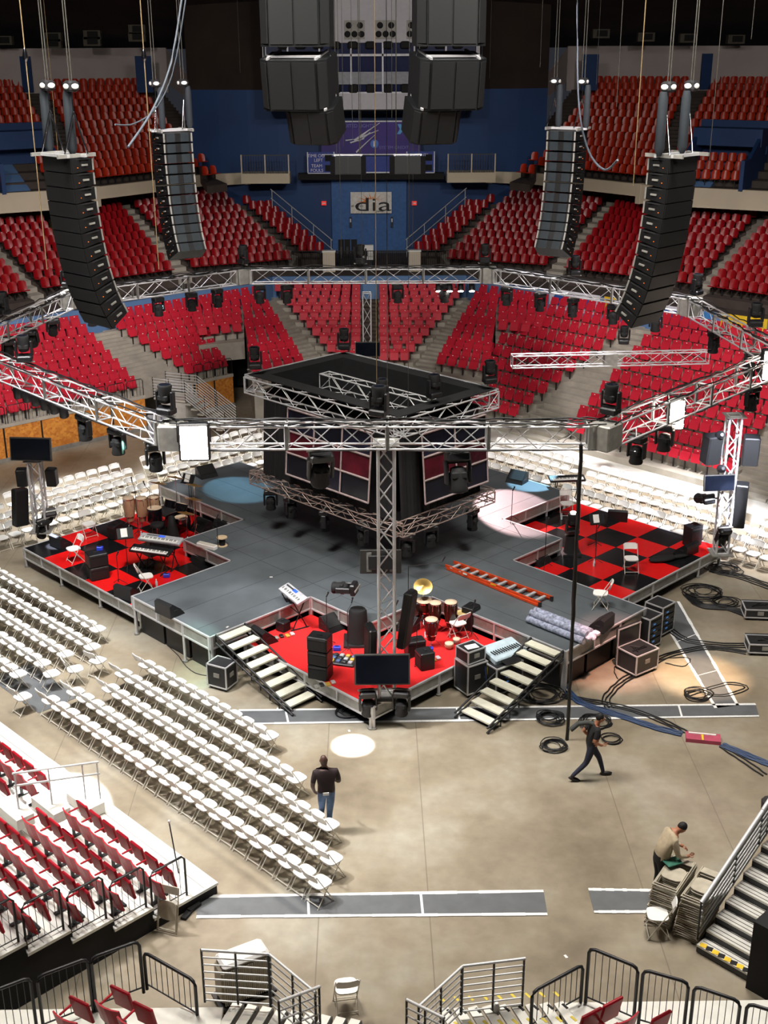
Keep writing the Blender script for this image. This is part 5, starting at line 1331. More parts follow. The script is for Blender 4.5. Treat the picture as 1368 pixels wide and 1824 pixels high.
amp(175, 1028, low_z, .5, (.6, .5, .42), 'pair of stacked black amplifiers on the left platform', 2)
amp(206, 958, low_z, -.5, (.34, .4, .5), 'narrow amplifier with silver front on the left platform')
amp(504, 1122, low_z, .9, (.3, .3, .3), 'small black amplifier beneath the keyboard on the near platform')
amp(1232, 970, low_z, .5, (.5, .4, .7), 'black amplifier at the right platform outer corner')
amp(838, 1118, low_z, .9, (.45, .35, .7), 'dark open-backed amplifier at the right end of the near platform')
def conga(px, py, z, m, h, lab, r=.15, stand=True):
    t = thing('conga_drum', lab, 'drum', at(px, py, z))
    b = MB(); z0_ = .22 if stand else 0
    b.lathe([(r*.62, z0_), (r*.85, z0_+h*.25), (r*1.12, z0_+h*.62), (r, z0_+h)], m, 16); b.obj('shell', t)
    b = MB(); b.lathe([(r*1.02, z0_+h-.01), (r*1.02, z0_+h+.012), (r*.2, z0_+h+.014), (.0001, z0_+h+.014)], SKINH, 16); b.obj('drum_head', t)
    b = MB(); b.lathe([(r*1.06, z0_+h-.05), (r*1.06, z0_+h-.025)], CHROME, 16)
    for k in range(6): a = k*math.pi/3; b.tube((r*1.06*math.cos(a), r*1.06*math.sin(a), z0_+h-.03), (r*1.1*math.cos(a), r*1.1*math.sin(a), z0_+h*.7), .008, CHROME, 4)
    b.obj('rim', t)
    if stand:
        b = MB()
        for k in range(3): a = k*2.1+.4; b.tube((0, 0, .3), (.3*math.cos(a), .3*math.sin(a), 0), .012, CHROME, 5)
        b.lathe([(r*.95, .38), (r*.95, .41)], CHROME, 12); b.obj('tripod', t)
TANW = mat('tan_wood_shell', (190, 152, 120), .35)
for px, py, d in ((233, 938, 'left'), (255, 938, 'middle'), (277, 936, 'right')): conga(px, py, low_z, TANW, .84, 'tan conga drum, %s one of three on the left platform' % d, .19)
conga(802, 1128, low_z, WOODD, .75, 'dark conga drum at the right of the near platform, furthest right', .17); conga(775, 1125, low_z, WOODD, .68, 'dark conga drum beside the cymbal stand', .16)
conga(768, 1152, low_z, mat('dark_red_shell', (88, 16, 16), .25), .62, 'dark red tom drum in front of the congas on the near platform', .17)
conga(800, 1155, low_z, mat('bongo_cream', (170, 150, 120), .5), .16, 'small bongo drum on the carpet, left one', .12, False); conga(813, 1147, low_z, mat('bongo_grey', (150, 140, 130), .5), .16, 'small bongo drum on the carpet, right one', .10, False)
conga(755, 1110, low_z, WOODD, .5, 'wide dark timbale drum behind the congas', .22)
t = thing('cajon', 'dark box drum with cream seat top at the right end of the near platform', 'drum', at(823, 1120, low_z), .3)
b = MB(); b.bbox((0, 0, .24), (.32, .32, .48), BLACKM, .01); b.obj('box_body', t); b = MB(); b.bbox((0, 0, .5), (.34, .34, .04), mat('cream_top', (226, 196, 130), .6), .015); b.obj('seat_top', t)
def stand(px, py, z, h, lab, kind='mic', rz=0, boom=0):
    t = thing('microphone_stand' if kind == 'mic' else 'cymbal_stand' if kind == 'cym' else 'music_stand', lab, 'stand', at(px, py, z), rz)
    b = MB(); b.tube((0, 0, .1), (0, 0, h), .011, BLACK if kind != 'cym' else CHROME, 6); b.obj('pole', t)
    for k in range(3): b = MB(); a = k*2.094+.3; b.tube((0, 0, .2), (.26*math.cos(a), .26*math.sin(a), .01), .010, BLACK, 5); b.obj('leg', t)
    if kind == 'mic':
        b = MB(); b.tube((0, 0, h), (boom, 0, h+.12*(boom != 0)), .009, BLACK, 5); b.obj('boom', t)
        b = MB(); b.tube((boom, 0, h+.02+.12*(boom != 0)), (boom+.06, 0, h+.14+.12*(boom != 0)), .02, GUNM, 8); b.ell((boom+.06, 0, h+.15+.12*(boom != 0)), (.03, .03, .035), GUNM, 8, 6); b.obj('microphone', t)
    elif kind == 'cym':
        b = MB(); b.lathe([(.27, 0), (.08, .02), (.03, .05), (.0001, .055)], BRASS, 20, (0, 0, h), Rx(.6)); b.obj('cymbal', t)
    else:
        b = MB(); b.bbox((0, 0, h), (.5, .02, .34), BLACK, .008, Rx(-.5)); b.box((0, -.1, h-.14), (.5, .08, .02), BLACK); b.obj('desk', t)
        b = MB(); b.box((-.03, -.015, h+.02), (.2, .01, .27), WHITEP, Rx(-.5)); b.obj('sheet_music', t)
for a in ((727, 1118, low_z, 1.9, 'tall boom microphone stand right of the near tower', 'mic', 0, .95), (583, 1150, low_z, 1.45, 'microphone stand in the middle of the near red carpet', 'mic', .3, 0), (620, 1165, low_z, 1.3, 'microphone stand beside the pedal board', 'mic', 1, .2), (911, 928, deck_z, 1.05, 'straight microphone stand on the right deck arm edge', 'mic', 0, 0), (970, 1010, low_z, 1.5, 'microphone stand in the near notch of the right platform', 'mic', 0, 0), (1060, 1005, low_z, 1.2, 'microphone stand on the right checkered platform middle', 'mic', 0, 0), (390, 1003, low_z, 1.5, 'pole stand with cable reel at the left deck edge', 'mic', 0, 0), (247, 955, low_z, 1.7, 'microphone stand in front of the tan congas', 'mic', 2, .3), (272, 948, low_z, 1.5, 'microphone stand between the congas and the drum kit', 'mic', 2.5, .2), (345, 945, low_z, 1.8, 'microphone stand beside the drum kit', 'mic', 2.8, .35), (212, 1042, low_z, .95, 'grey stand with round table top on the left platform', 'mic', 0, 0), (742, 1180, low_z, 1.1, 'short microphone stand by the front screen', 'mic', 0, .1), (705, 1150, low_z, 1.2, 'microphone stand just right of the near tower', 'mic', .5, 0), (753, 1108, low_z, 1.12, 'brass cymbal on its stand above the near platform drums', 'cym', 0, 0), (228, 1015, low_z, 1.25, 'black music stand holding a white sheet, left platform', 'music', .3, 0), (340, 925, low_z, 1.5, 'black music stand behind the drum kit', 'music', -.5, 0), (1060, 975, low_z, 1.0, 'black music stand on the right platform', 'music', .2, 0), (840, 1135, low_z, .8, 'small stand at the right wall of the near platform', 'mic', 1, .1)): stand(*a)
# drum kit
t = thing('drum_kit', 'chrome and black drum kit at the far side of the left platform', 'drum kit', at(318, 948, low_z), 2.5); t.scale = (1.25,)*3
def drum(c, r, h, m, R=None, n='drum_shell'):
    b = MB(); b.lathe([(r, -h/2), (r*1.02, -h/2+.02), (r, 0), (r*1.02, h/2-.02), (r, h/2)], m, 16, c, R); o = b.obj(n, t); b = MB(); b.lathe([(r*.98, h/2+.003), (.0001, h/2+.005)], SKINH if n != 'bass_drum' else BLACKM, 16, c, R); b.obj('drum_head', o)
DK = mat('black_lacquer', (18, 16, 20), .15)
drum((0, 0, .30), .29, .42, DK, Rx(math.pi/2), 'bass_drum'); drum((-.22, .05, .78), .16, .22, DK, Rx(.4), 'tom'); drum((.2, .05, .8), .15, .2, DK, Rx(.4), 'tom'); drum((.55, .3, .5), .2, .36, DK, None, 'floor_tom'); drum((-.5, .35, .6), .18, .14, CHROME, None, 'snare_drum')
for x, y, h in ((-.75, .1, 1.15), (.7, -.05, 1.25), (-.4, -.3, 1.35), (.35, -.35, 1.4), (-.85, .5, .9)):
    b = MB(); b.tube((x, y, .1), (x, y, h), .012, CHROME)
    for k in range(3): a = k*2.1; b.tube((x, y, .25), (x+.25*math.cos(a), y+.25*math.sin(a), 0), .010, CHROME, 5)
    o = b.obj('cymbal_stand', t); b = MB(); b.lathe([(.23, 0), (.07, .015), (.02, .05), (.0001, .05)], BRASS, 16, (x, y, h), Rx(.3)); b.obj('cymbal', o)
b = MB(); b.lathe([(.17, .42), (.18, .5), (.05, .51), (.0001, .51)], BLACKM, 12, (0, .75, 0)); b.tube((0, .75, 0), (0, .75, .45), .02, CHROME); b.obj('drum_stool', t)
# other things on the stage
t = thing('cable_reel', 'dark cable reel with wooden discs standing on the deck edge pole', 'reel', at(396, 972, deck_z))
b = MB(); b.lathe([(.10, .03), (.10, .27)], BLACKM, 12); b.obj('wound_cable', t); b = MB(); b.lathe([(.17, 0), (.17, .03)], mat('ply_disc', (206, 182, 146), .7), 14); b.lathe([(.17, .27), (.17, .3)], mat('ply_disc', (206, 182, 146), .7), 14); b.obj('reel_disc', t)
t = thing('white_case', 'long white box lying on the deck by the cable reel', 'box', at(369, 976, deck_z), -.55); b = MB(); b.bbox((0, 0, .07), (.72, .2, .14), WHITEP, .02); b.obj('box_body', t); b = MB(); b.box((0, 0, .145), (.68, .16, .01), CHAIRLEG); b.obj('lid', t)
t = thing('pedal_board', 'pedal board crowded with effect pedals right of the amplifier stack', 'pedal board', at(606, 1178, low_z), -.3)
b = MB(); b.bbox((0, 0, .04), (.9, .55, .07), CASE, .02); b.obj('board', t)
for i in range(5):
    for j in range(3): b = MB(); b.bbox((-.34+i*.17, -.17+j*.17, .1), (.11, .12, .06), mat('pedal_%d' % ((i+j) % 4), [(150, 150, 155), (180, 150, 60), (70, 90, 130), (40, 42, 44)][(i+j) % 4], .4), .01); b.obj('effect_pedal', t)
for px, py, lab in ((508, 1135, 'small silver pedals with cables under the near keyboard'), (580, 1222, 'foot pedals in front of the amplifier stack'), (768, 1178, 'yellow and grey pedals beside the cream-sided amplifier')):
    t = thing('foot_pedals', lab, 'pedals', at(px, py, low_z), .4)
    for k in range(4): b = MB(); b.bbox((-.25+k*.16, .05*(k % 2), .035), (.11, .16, .06), [ALUD, BLACK, mat('pedal_1', (180, 150, 60), .4), ALU][k], .012); b.obj('pedal', t)
for k_, (px, py, z, lab) in enumerate(((600, 1158, low_z, 'small blue box on the near red carpet'), (735, 1098, low_z, 'blue box hanging among the near platform drums'), (297, 1028, low_z, 'blue box on the left platform carpet'), (178, 980, low_z+.86, 'blue gadget on the stacked amplifiers'), (765, 1160, low_z+.35, 'blue box in front of the cream-sided amplifier'))):
    b = MB(); b.bbox((0, 0, .06), (.2, .14, .12), mat('royal_blue_plastic', (34, 58, 190), .4), .015); b.box((0, 0, .125), (.1, .04, .02), GUNM); tag(b.obj('stage_box', loc=at(px, py, z)), lab, 'box')
b = MB(); pts = [(0, 0, 0)]; b.lathe([(.24, 0), (.22, .25), (.16, .6), (.1, .95), (.0001, 1.0)], BLACKM, 10); tag(b.obj('gig_bag', loc=at(309, 968, low_z)), 'black instrument bag standing between the drum kit and the keyboards', 'bag')
for px, py, rz in ((1150, 1003, .3), ):
    t = thing('guitar_case', 'dark soft guitar case lying on the right checkered platform', 'case', at(px+30, py-4, low_z), rz); b = MB(); b.ell((0, 0, .08), (.5, .2, .09), BLACKM, 14, 6); b.ell((.55, 0, .07), (.4, .09, .07), BLACKM, 12, 6); b.obj('case_body', t)
for k_, (px, py, z) in enumerate(((279, 1044, low_z), (758, 1135, low_z), (1058, 1008, low_z), (1000, 925, low_z), (252, 958, low_z), (712, 1128, low_z))):
    b = MB(); b.lathe([(.035, 0), (.035, .15), (.015, .19), (.015, .21)], mat('clear_bottle', (200, 214, 220), .1), 8); b.lathe([(.018, .21), (.018, .235)], WHITEP, 8); tag(b.obj('water_bottle', loc=at(px, py, z)), ['water bottle beside the near chair of the left platform', 'water bottle by the dark red tom drum', 'water bottle on the right checkered platform', 'bottle by the chair behind the right keyboard', 'bottle by the tan congas', 'bottle behind the near tower'][k_], 'bottle')
# ladder
c0, c1 = S(3.32, .06, deck_z), S(7.0, .06, deck_z); t = thing('step_ladder', 'orange fibreglass ladder lying on the grey deck', 'ladder', S(5.15, .06, deck_z).to_tuple(), PH)
for s in (-1, 1):
    b = MB()
    b.box((0, s*.23, .12), (3.72, .03, .09), ORANGEL, Rz(s*.022)); b.box((0, s*.25, .05), (3.6, .03, .07), ORANGEL, Rz(s*.03)); b.box((1.84, s*.27, .08), (.08, .06, .14), GUNM); b.obj('side_rail', t)
for k in range(10): b = MB(); b.box((-1.6+k*.36, 0, .12), (.09, .44, .03), ALU); b.obj('rung', t)
b = MB(); b.box((-1.0, -.26, .13), (.16, .01, .05), WHITEP); b.box((.1, -.26, .13), (.2, .01, .04), YEL); b.obj('sticker', t)
# plastic wrapped bundle
t = thing('wrapped_bundle', 'bundle of tubes in clear plastic wrap on the deck by the right steps', 'bundle', at(1000, 1122, deck_z).to_tuple(), PH)
PL = mat('clear_wrap', (150, 156, 176), .15, 0, .5, 12)
for k, (y, z) in enumerate(((-.27, .1), (-.07, .1), (.13, .1), (-.17, .26), (.03, .26))):
    b = MB(); n = 14; b.path([(-.95+1.9*i/n+(.02 if k % 2 else 0), y+.008*math.sin(i*2), z) for i in range(n+1)], .105, PL, 10); b.obj('wrapped_tube', t)
b = MB()
for k in range(9): R = Matrix.Rotation(random.uniform(0, 3), 3, (random.random(), random.random(), 1)); b.bbox((.95+random.uniform(-.12, .12), random.uniform(-.3, .2), .1+random.uniform(0, .18)), (.2, .15, .1), mat('crumpled_plastic', (206, 196, 214), .2), .03, R)
b.obj('loose_wrap', t)
# ================================================================== FLIGHT CASES
def case(p, dims, rz, lab, lid=None, wheels=True, racks=False):
    t = thing('flight_case', lab, 'flight case', p, rz); w_, d_, h_ = dims; z0_ = .1 if wheels else 0
    b = MB(); b.box((0, 0, z0_+h_/2), (w_, d_, h_), CASE); b.obj('body', t)
    b = MB()
    for x in (-1, 1):
        for y in (-1, 1): b.box((x*w_/2, y*d_/2, z0_+h_/2), (.035, .035, h_+.03), ALU)
    for z in (z0_, z0_+h_):
        for y in (-1, 1): b.box((0, y*d_/2, z), (w_, .035, .035), ALU)
        for x in (-1, 1): b.box((x*w_/2, 0, z), (.035, d_, .035), ALU)
    b.obj('edge_trim', t)
    b = MB(); b.box((0, -d_/2-.01, z0_+h_*.55), (.18, .02, .12), ALUD); b.box((w_/2+.01, 0, z0_+h_*.55), (.02, .18, .12), ALUD); b.obj('handle', t)
    if wheels:
        for x in (-1, 1):
            for y in (-1, 1): b = MB(); b.tube((x*w_*.38, y*d_*.36-.02, .05), (x*w_*.38, y*d_*.36+.02, .05), .05, BLACKM, 10); b.obj('caster', t)
    if lid:
        b = MB(); b.box((0, d_/2+.06, z0_+h_+lid/2), (w_, .08, lid), CASE); b.box((0, d_/2+.015, z0_+h_+lid-.02), (w_, .03, .035), ALU); b.box((-w_/2, d_/2+.015, z0_+h_+lid/2), (.035, .03, lid), ALU); b.box((w_/2, d_/2+.015, z0_+h_+lid/2), (.035, .03, lid), ALU); b.obj('open_lid', t); b = MB(); b.box((0, 0, z0_+h_+.004), (w_*.88, d_*.86, .01), BLACKM)
        for k in range(6): b.tube((random.uniform(-.3, .3), random.uniform(-.2, .2), z0_+h_+.02), (random.uniform(-.3, .3), random.uniform(-.2, .2), z0_+h_+.03), .015, CABLE, 4)
        b.obj('contents', t)
    if racks:
        for k in range(4): b = MB(); b.box((0, -d_/2-.015, z0_+h_*(.2+.2*k)), (w_*.85, .02, h_*.15), GUNM); b.box((-.1, -d_/2-.03, z0_+h_*(.2+.2*k)), (.1, .01, .04), mat('rack_light', (90, 150, 220), .4, emit=(80, 160, 255), es=.1)); b.obj('rack_unit', t)
    return t
case(at(838, 1230, 0), (.62, .58, .82), .55, 'tall black rack case with metal edges right of the near platform')
case(at(838, 1230, 0)+Vector((-.02, .02, .96)), (.56, .5, .34), .6, 'small open-topped case on the tall rack case', None, False)
b = MB(); b.box((0, 0, 0), (.34, .24, .01), WHITEP); tag(b.obj('paper_sheet', loc=at(838, 1230, 0)+Vector((.0, -.02, 1.325)), rz=.4), 'white paper on top of the small case', 'paper')
t = case(at(890, 1225, 0), (.9, .75, .75), .6, 'control desk case with colourful cables beside the right steps', None, True, True)
t = thing('mixing_desk', 'pale blue control desk on the case by the right steps', 'mixing desk', at(890, 1225, 0)+Vector((.1, .25, .88)), .6); b = MB(); b.bbox((0, 0, .1), (1.1, .7, .18), mat('pale_desk', (186, 204, 214), .4), .03, Rx(.2)); b.obj('desk_body', t)
b = MB()
for i in range(12): b.box((-.45+i*.08, -.1, .2), (.02, .2, .03), GUNM)
b.obj('faders', t); b = MB(); b.bbox((-.15, -.45, .06), (.5, .35, .04), BLACK, .01); b.obj('laptop', t)
t = thing('patch_cables', 'red, yellow and white patch cables hanging from the control desk case', 'cable', at(890, 1225, 0)+Vector((-.45, -.15, .55)))
for k, c in enumerate(((190, 40, 40), (206, 180, 50), (220, 220, 220), (60, 110, 190), (206, 180, 50))):
    b = MB(); b.path([(-.1+k*.05, 0, .35), (-.16+k*.06, -.12, .2), (-.1+k*.05, -.1, -.1), (0+k*.02, -.05, -.3)], .014, mat('patch_%d' % k, c, .5), 5); b.obj('cable_strand', t)
case(at(397, 1222, 0), (.6, .5, .62), -.5, 'black flight case standing under the left near steps')
case(at(1134, 1192, 0), (.85, .7, .55), .62, 'black flight case with its lid standing open right of the stage', .55)
case(at(1150, 1150, 0), (.6, .55, .9), .75, 'tall rack case against the right deck edge', None, True, True); case(at(1172, 1125, 0), (.6, .6, .85), .75, 'open-topped case behind the tall rack case', None, True, True)
for px, py, lab in ((1350, 1098, 'low cable trunk at the right frame edge, upper one'), (1358, 1160, 'black trunk at the right frame edge, lower one')): case(at(px, py, 0), (.9, .6, .25), -.1, lab, .01, True)
# ================================================================== CABLES ON THE FLOOR
def floor_cable(pts, r, m, lab, n=3, spread=.05, z=0.0):
    P = [at(x, y, 0) for x, y in pts]; b = MB(); c0_ = P[0].copy()
    for k in range(n):
        out = []; off = (k-(n-1)/2)*spread
        for i in range(len(P)-1):
            p0, p1, p2, p3 = P[max(i-1, 0)], P[i], P[i+1], P[min(i+2, len(P)-1)]
            for s in range(5):
                t = s/5; q = .5*((2*p1)+(p2-p0)*t+(2*p0-5*p1+4*p2-p3)*t*t+(3*p1-p0-3*p2+p3)*t**3)
                d = (p2-p1).normalized() if (p2-p1).length > 0 else Vector((1, 0, 0)); q = q+Vector((-d.y, d.x, 0))*(off+random.uniform(-.02, .02)); q.z = r+.002; out.append(q-c0_)
        b.path(out, r, m, 5)
    return tag(b.obj('floor_cable', loc=c0_), lab, 'cable', 'cables on the arena floor')
floor_cable([(1005, 1225), (1030, 1250), (1060, 1262), (1110, 1278), (1170, 1298), (1222, 1310)], .022, CABLEB, 'blue and black cable loom from the right steps to the red cable ramp', 5, .05)
floor_cable([(1285, 1328), (1320, 1342), (1368, 1362), (1400, 1372)], .022, CABLEB, 'blue cable loom leaving the red cable ramp to the frame edge', 5, .05)
floor_cable([(1285, 1330), (1330, 1360), (1368, 1385)], .02, CABLE, 'single black cable below the blue loom', 2, .12)
floor_cable([(1085, 1262), (1080, 1245), (1108, 1215), (1150, 1190), (1190, 1168), (1260, 1155), (1340, 1165)], .02, CABLE, 'black cables curving from the loom up to the lower trunk', 3, .1)
floor_cable([(1000, 1240), (1080, 1255), (1140, 1270), (1200, 1295), (1222, 1308)], .02, CABLE, 'black cables beside the blue loom', 3, .09)
floor_cable([(1190, 1120), (1225, 1142), (1290, 1150), (1340, 1150)], .02, CABLE, 'black cables from the rack cases to the lower trunk', 3, .12)
floor_cable([(1225, 1060), (1250, 1080), (1300, 1085), (1335, 1100)], .03, CABLE, 'thick black cable loom running to the upper trunk', 5, .07)
floor_cable([(1280, 1020), (1320, 1028), (1368, 1045), (1400, 1055)], .02, CABLE, 'black cables leaving the right tower to the frame edge', 4, .12)
floor_cable([(1160, 1180), (1200, 1172), (1230, 1175), (1215, 1188), (1180, 1180)], .015, CABLE, 'loop of thin cable beside the open flight case', 1)
floor_cable([(1220, 1240), (1260, 1228), (1300, 1218), (1330, 1226), (1290, 1240), (1250, 1236)], .015, CABLE, 'thin tangled cable over the end of the grey floor strip', 2, .1)
floor_cable([(240, 1110), (300, 1150), (340, 1195), (380, 1205)], .012, CABLE, 'thin cable along the floor before the left deck arm', 1)
floor_cable([(1100, 1210), (1095, 1190), (1120, 1180), (1135, 1200), (1105, 1215)], .015, CABLE, 'thin loop of cable below the open flight case', 1)
def coil(px, py, r, n, lab, m=CABLE):
    p = at(px, py, 0); b = MB()
    for k in range(n):
        rr = r*random.uniform(.72, 1.1); ox, oy = random.uniform(-.1, .1)*r*3, random.uniform(-.1, .1)*r*3; z = .02+.016*k
        ph = random.random()*6; b.path([(ox+rr*math.cos(a*.35)*(1+.08*math.sin(a+ph)), oy+rr*math.sin(a*.35)*.9, z*.8) for a in range(18)], .014, m, 5, True)
    tag(b.obj('cable_coil', loc=p), lab, 'cable', 'coiled cables on the floor')
coil(980, 1281, .32, 9, 'round coil of black cable beyond the pole foot'); coil(985, 1330, .34, 7, 'coil of black cable at the pole foot'); coil(1060, 1285, .36, 6, 'loose coil of cable behind the walking person'); coil(1085, 1318, .3, 3, 'thin loop of cable right of the walking person')
coil(965, 1240, .5, 9, 'heap of black cable under the right steps'); coil(1255, 1058, .55, 8, 'heap of black cable beside the right platform leg'); coil(1295, 1075, .4, 6, 'tangle of black cable between the tower and the upper trunk'); coil(1240, 1238, .34, 5, 'small tangle of cable at the end of the grey strip'); coil(620, 1270, .3, 5, 'tangle of black cable under the near platform edge'); coil(1290, 1015, .45, 7, 'heap of cable at the foot of the right tower')
t = thing('cable_ramp', 'pink-red cable ramp with white strip on the open floor', 'cable ramp', at(1252, 1318, 0), -.21)
b = MB(); b.prism([(-.42, -.18), (.42, -.18), (.42, .18), (-.42, .18)], 0, .1, mat('pink_ramp', (170, 70, 92), .6)); b.obj('ramp_body', t)
b = MB(); b.box((-.02, .1, .11), (.66, .05, .03), WHITEP); b.box((-.02, -.02, .105), (.05, .32, .015), YEL); b.obj('strip', t)
# pole of cable by the right steps
a_ = at(1010, 1318, 0); e_ = atY(1035, 792, 25.6); b = MB(); n = 22
for k in range(3): b.path([(random.uniform(-.015, .015)+.02*math.cos(k*2.1)+(e_.x-a_.x)*i/n, .02*math.sin(k*2.1)+(e_.y-a_.y)*i/n, e_.z*i/n) for i in range(n+1)], .028, CABLE, 6)
tag(b.obj('drop_cable', loc=a_), 'thick black cable drop from the near truss to the floor coils', 'cable')
# ================================================================== FLOOR STRIPS
GS = mat('grey_floor_cover', (92, 94, 96), .55, 0, .1, 3); WT = mat('white_tape', (226, 226, 224), .7, 0, .1, 20)
def strip(pts, lab, cross=()):
    P = [at(x, y, 0) for x, y in pts]; c = sum(P, Vector())/4; t = thing('floor_cover', lab, 'floor cover', (c.x, c.y, 0)); b = MB(); b.prism([(p.x-c.x, p.y-c.y) for p in P], 0, .012, GS); b.obj('cover_sheet', t)
    for k in (0, 2):
        b = MB(); p, q = P[k]-c, P[(k+1) % 4]-c; d = q-p; n = 16; w0 = .045
        nn = Vector((-d.y, d.x, 0)).normalized()
        for i in range(n):
            s0, s1 = p+d*(i/n), p+d*((i+1)/n); e = nn*(w0*random.uniform(.7, 1.1)); Z = Vector((0, 0, .016)); b.quad(s0-e+Z, s1-e+Z, s1+e+Z, s0+e+Z, WT)
        b.obj('tape_line', t)
    for f in cross:
        a, e = P[3].lerp(P[2], f)-c, P[0].lerp(P[1], f)-c; b = MB(); x = Vector((.025, 0, .0165)); y = Vector((-.025, 0, .0165)); b.quad(a+y, a+x, e+x, e+y, WT); b.obj('tape_line', t)
strip([(350, 1634), (975, 1629), (968, 1588), (350, 1598)], 'long grey floor strip with white tape edges before the near railings', (.32, .645))
strip([(1058, 1625), (1185, 1625), (1170, 1587), (1048, 1585)], 'short grey floor strip running to the stacked chairs')
strip([(430, 1290), (1352, 1276), (1346, 1255), (425, 1266)], 'long grey floor strip passing under the near platform corner', (.09, .42, .85))
strip([(1275, 1262), (1172, 1090), (1208, 1072), (1314, 1257)], 'grey floor strip running slantwise right of the stage', (.3, .65))
t = thing('floor_cover', 'dark grey patch of floor cover under the chairs left', 'floor cover', at(60, 1225, 0)); b = MB(); b.box((0, 0, .006), (2.6, 1.2, .012), GS, Rz(PH)); b.obj('cover_sheet', t)
# ================================================================== NEAR END: RAILINGS, STEPS, SEATS
def hoop(a, e, h, lab, r=.03, bars=7, m=BLACK, name='guard_rail'):
    a, e = Vector(a), Vector(e); t = thing(name, lab, 'railing', a); d = e-a; b = MB(); u = d.normalized(); Z = Vector((0, 0, 1))
    b.path([Vector(), Z*(h-.1), Z*(h-.03)+u*.03, Z*h+u*.1, d+Z*h-u*.1, d+Z*(h-.03)-u*.03, d+Z*(h-.1), d], r, m, 8); b.obj('hoop', t)
    b = MB()
    for k in range(1, bars): f = k/bars; b.tube(d*f+Z*.12, d*f+Z*(h-.01), .007, GUNM, 4)
    b.tube(Z*.12, d+Z*.12, r*.5, m); b.obj('infill_bars', t)
zr = 1.0
B1 = [(1045, 1790), (1125, 1822), (1140, 1838)]
hoop(at(1043, 1785, zr), at(1128, 1822, zr), 1.15, 'black hoop railing, first right of the right silver railing'); hoop(at(1137, 1826, zr), at(1216, 1850, zr), 1.15, 'black hoop railing, second right of the right silver railing'); hoop(at(1226, 1856, zr), at(1306, 1885, zr), 1.15, 'black hoop railing, third right of the right silver railing'); hoop(at(1318, 1888, zr), at(1400, 1915, zr), 1.15, 'black hoop railing cut by the right frame edge')
hoop(at(172, 1800, zr), at(256, 1768, zr), 1.1, 'black hoop railing nearest the left silver railing'); hoop(at(78, 1835, zr), at(166, 1800, zr), 1.1, 'black hoop railing in the middle at lower left'); hoop(at(-20, 1870, zr), at(66, 1835, zr), 1.1, 'black hoop railing at the lower left corner')
a_ = at(262, 1762, zr); hoop(a_, at(352, 1815, zr*.9), .8, 'black sloping stair railing right of the lower left hoops', bars=9); a_ = at(1034, 1785, zr); hoop(at(945, 1835, zr*.9), a_, .8, 'black sloping stair railing left of the lower right hoops', bars=9)
def multi(pts, hs, lab, nb=8, r=.018):   # silver railing with many level bars, over a polyline
    t = thing('barrier_rail', lab, 'railing', pts[0]); P = [p-pts[0] for p in pts]; b = MB()
    for k in range(nb):
        for p, q in zip(P[:-1], P[1:]): f = k/(nb-1); b.tube(p+Vector((0, 0, .05+hs*f)), q+Vector((0, 0, .05+hs*f)), r*(1.5 if k == nb-1 else .9), SILVERR, 6)
    b.obj('bars', t)
    for p, q in zip(P[:-1], P[1:]):
        for f in (0, .5, .98): b = MB(); c = p.lerp(q, f); b.tube(c, c+Vector((0, 0, hs+.07)), .02, GUNM, 6); b.obj('post', t)
multi([at(365, 1785, 1.0), at(484, 1793, 1.0), at(566, 1865, 1.0)], 1.05, 'silver multi-bar barrier left of the near exit steps', 8)
multi([at(500, 1870, 1.5), at(572, 1840, 1.2)], .9, 'silver multi-bar barrier at the bottom frame edge, left', 6)
multi([at(745, 1880, 1.0), at(822, 1806, 1.0), at(932, 1792, 1.0)], .95, 'silver multi-bar barrier right of the near exit gap', 8)
multi([at(724, 1855, 1.2), at(790, 1890, 1.4)], .8, 'silver multi-bar barrier at the bottom frame edge, right', 6)
HZ = mat('hazard_yellow', (214, 190, 60), .6)
for sgn, px0, lab in ((-1, 395, 'left'), (1, 850, 'right')):
    t = thing('exit_steps', 'white metal exit steps at the bottom edge, %s of the gap' % lab, 'steps', at(px0, 1800, .95))
    for k in range(9):
        b = MB(); x = (.25*k if sgn < 0 else .24*k-.3); y = -.55-.02*k; z = (-.03*k if sgn < 0 else .03*k-.1)
        b.box((x, y, z), (.17, 1.5, .04), TREAD, Rz(.35*sgn)); b.box((x+.1, y, z-.07), (.02, 1.5, .12), GUNM, Rz(.35*sgn)); b.obj('tread', t)
        if sgn > 0:
            b = MB()
            for j in range(5): yy = -.25+.3*j; b.box((x+.06-yy*.34, y+yy*.94, z+.023), (.045, .13, .006), [HZ, BLACKM][j % 2], Rz(.6))
            b.obj('hazard_tape', t)['kind'] = 'stuff'
# near platforms with seats
b = MB()
for s in (-1, 1):
    for k in range(3): b.box((s*(6.5)+.3, 15.8-.95*k, zr-.06+.32*k), (7.3-.5*k, .98, .1), TREAD)
    b.box((s*6.5+.3, 16.26, .45), (7.3, .05, .9), BLACKM)
struct('riser_slab', b)
for k_, (px, py, z, rz, lab) in enumerate(((222, 1838, 1.3, -.55, 'red seat with tilted arm at the bottom left, right-hand one'), (150, 1858, 1.3, -.55, 'red seat with tilted arm at the bottom left, middle one'), (262, 1868, 1.3, -.55, 'red seat at the bottom edge below the left black railings'), (1085, 1860, 1.3, .55, 'red seat at the bottom edge below the first right hoop railing'), (1048, 1880, 1.3, .55, 'red seat at the bottom edge left of the others'), (1170, 1885, 1.3, .55, 'red seat at the bottom edge below the second right hoop railing'))):
    ns(at(px, py, z), rz, lab)
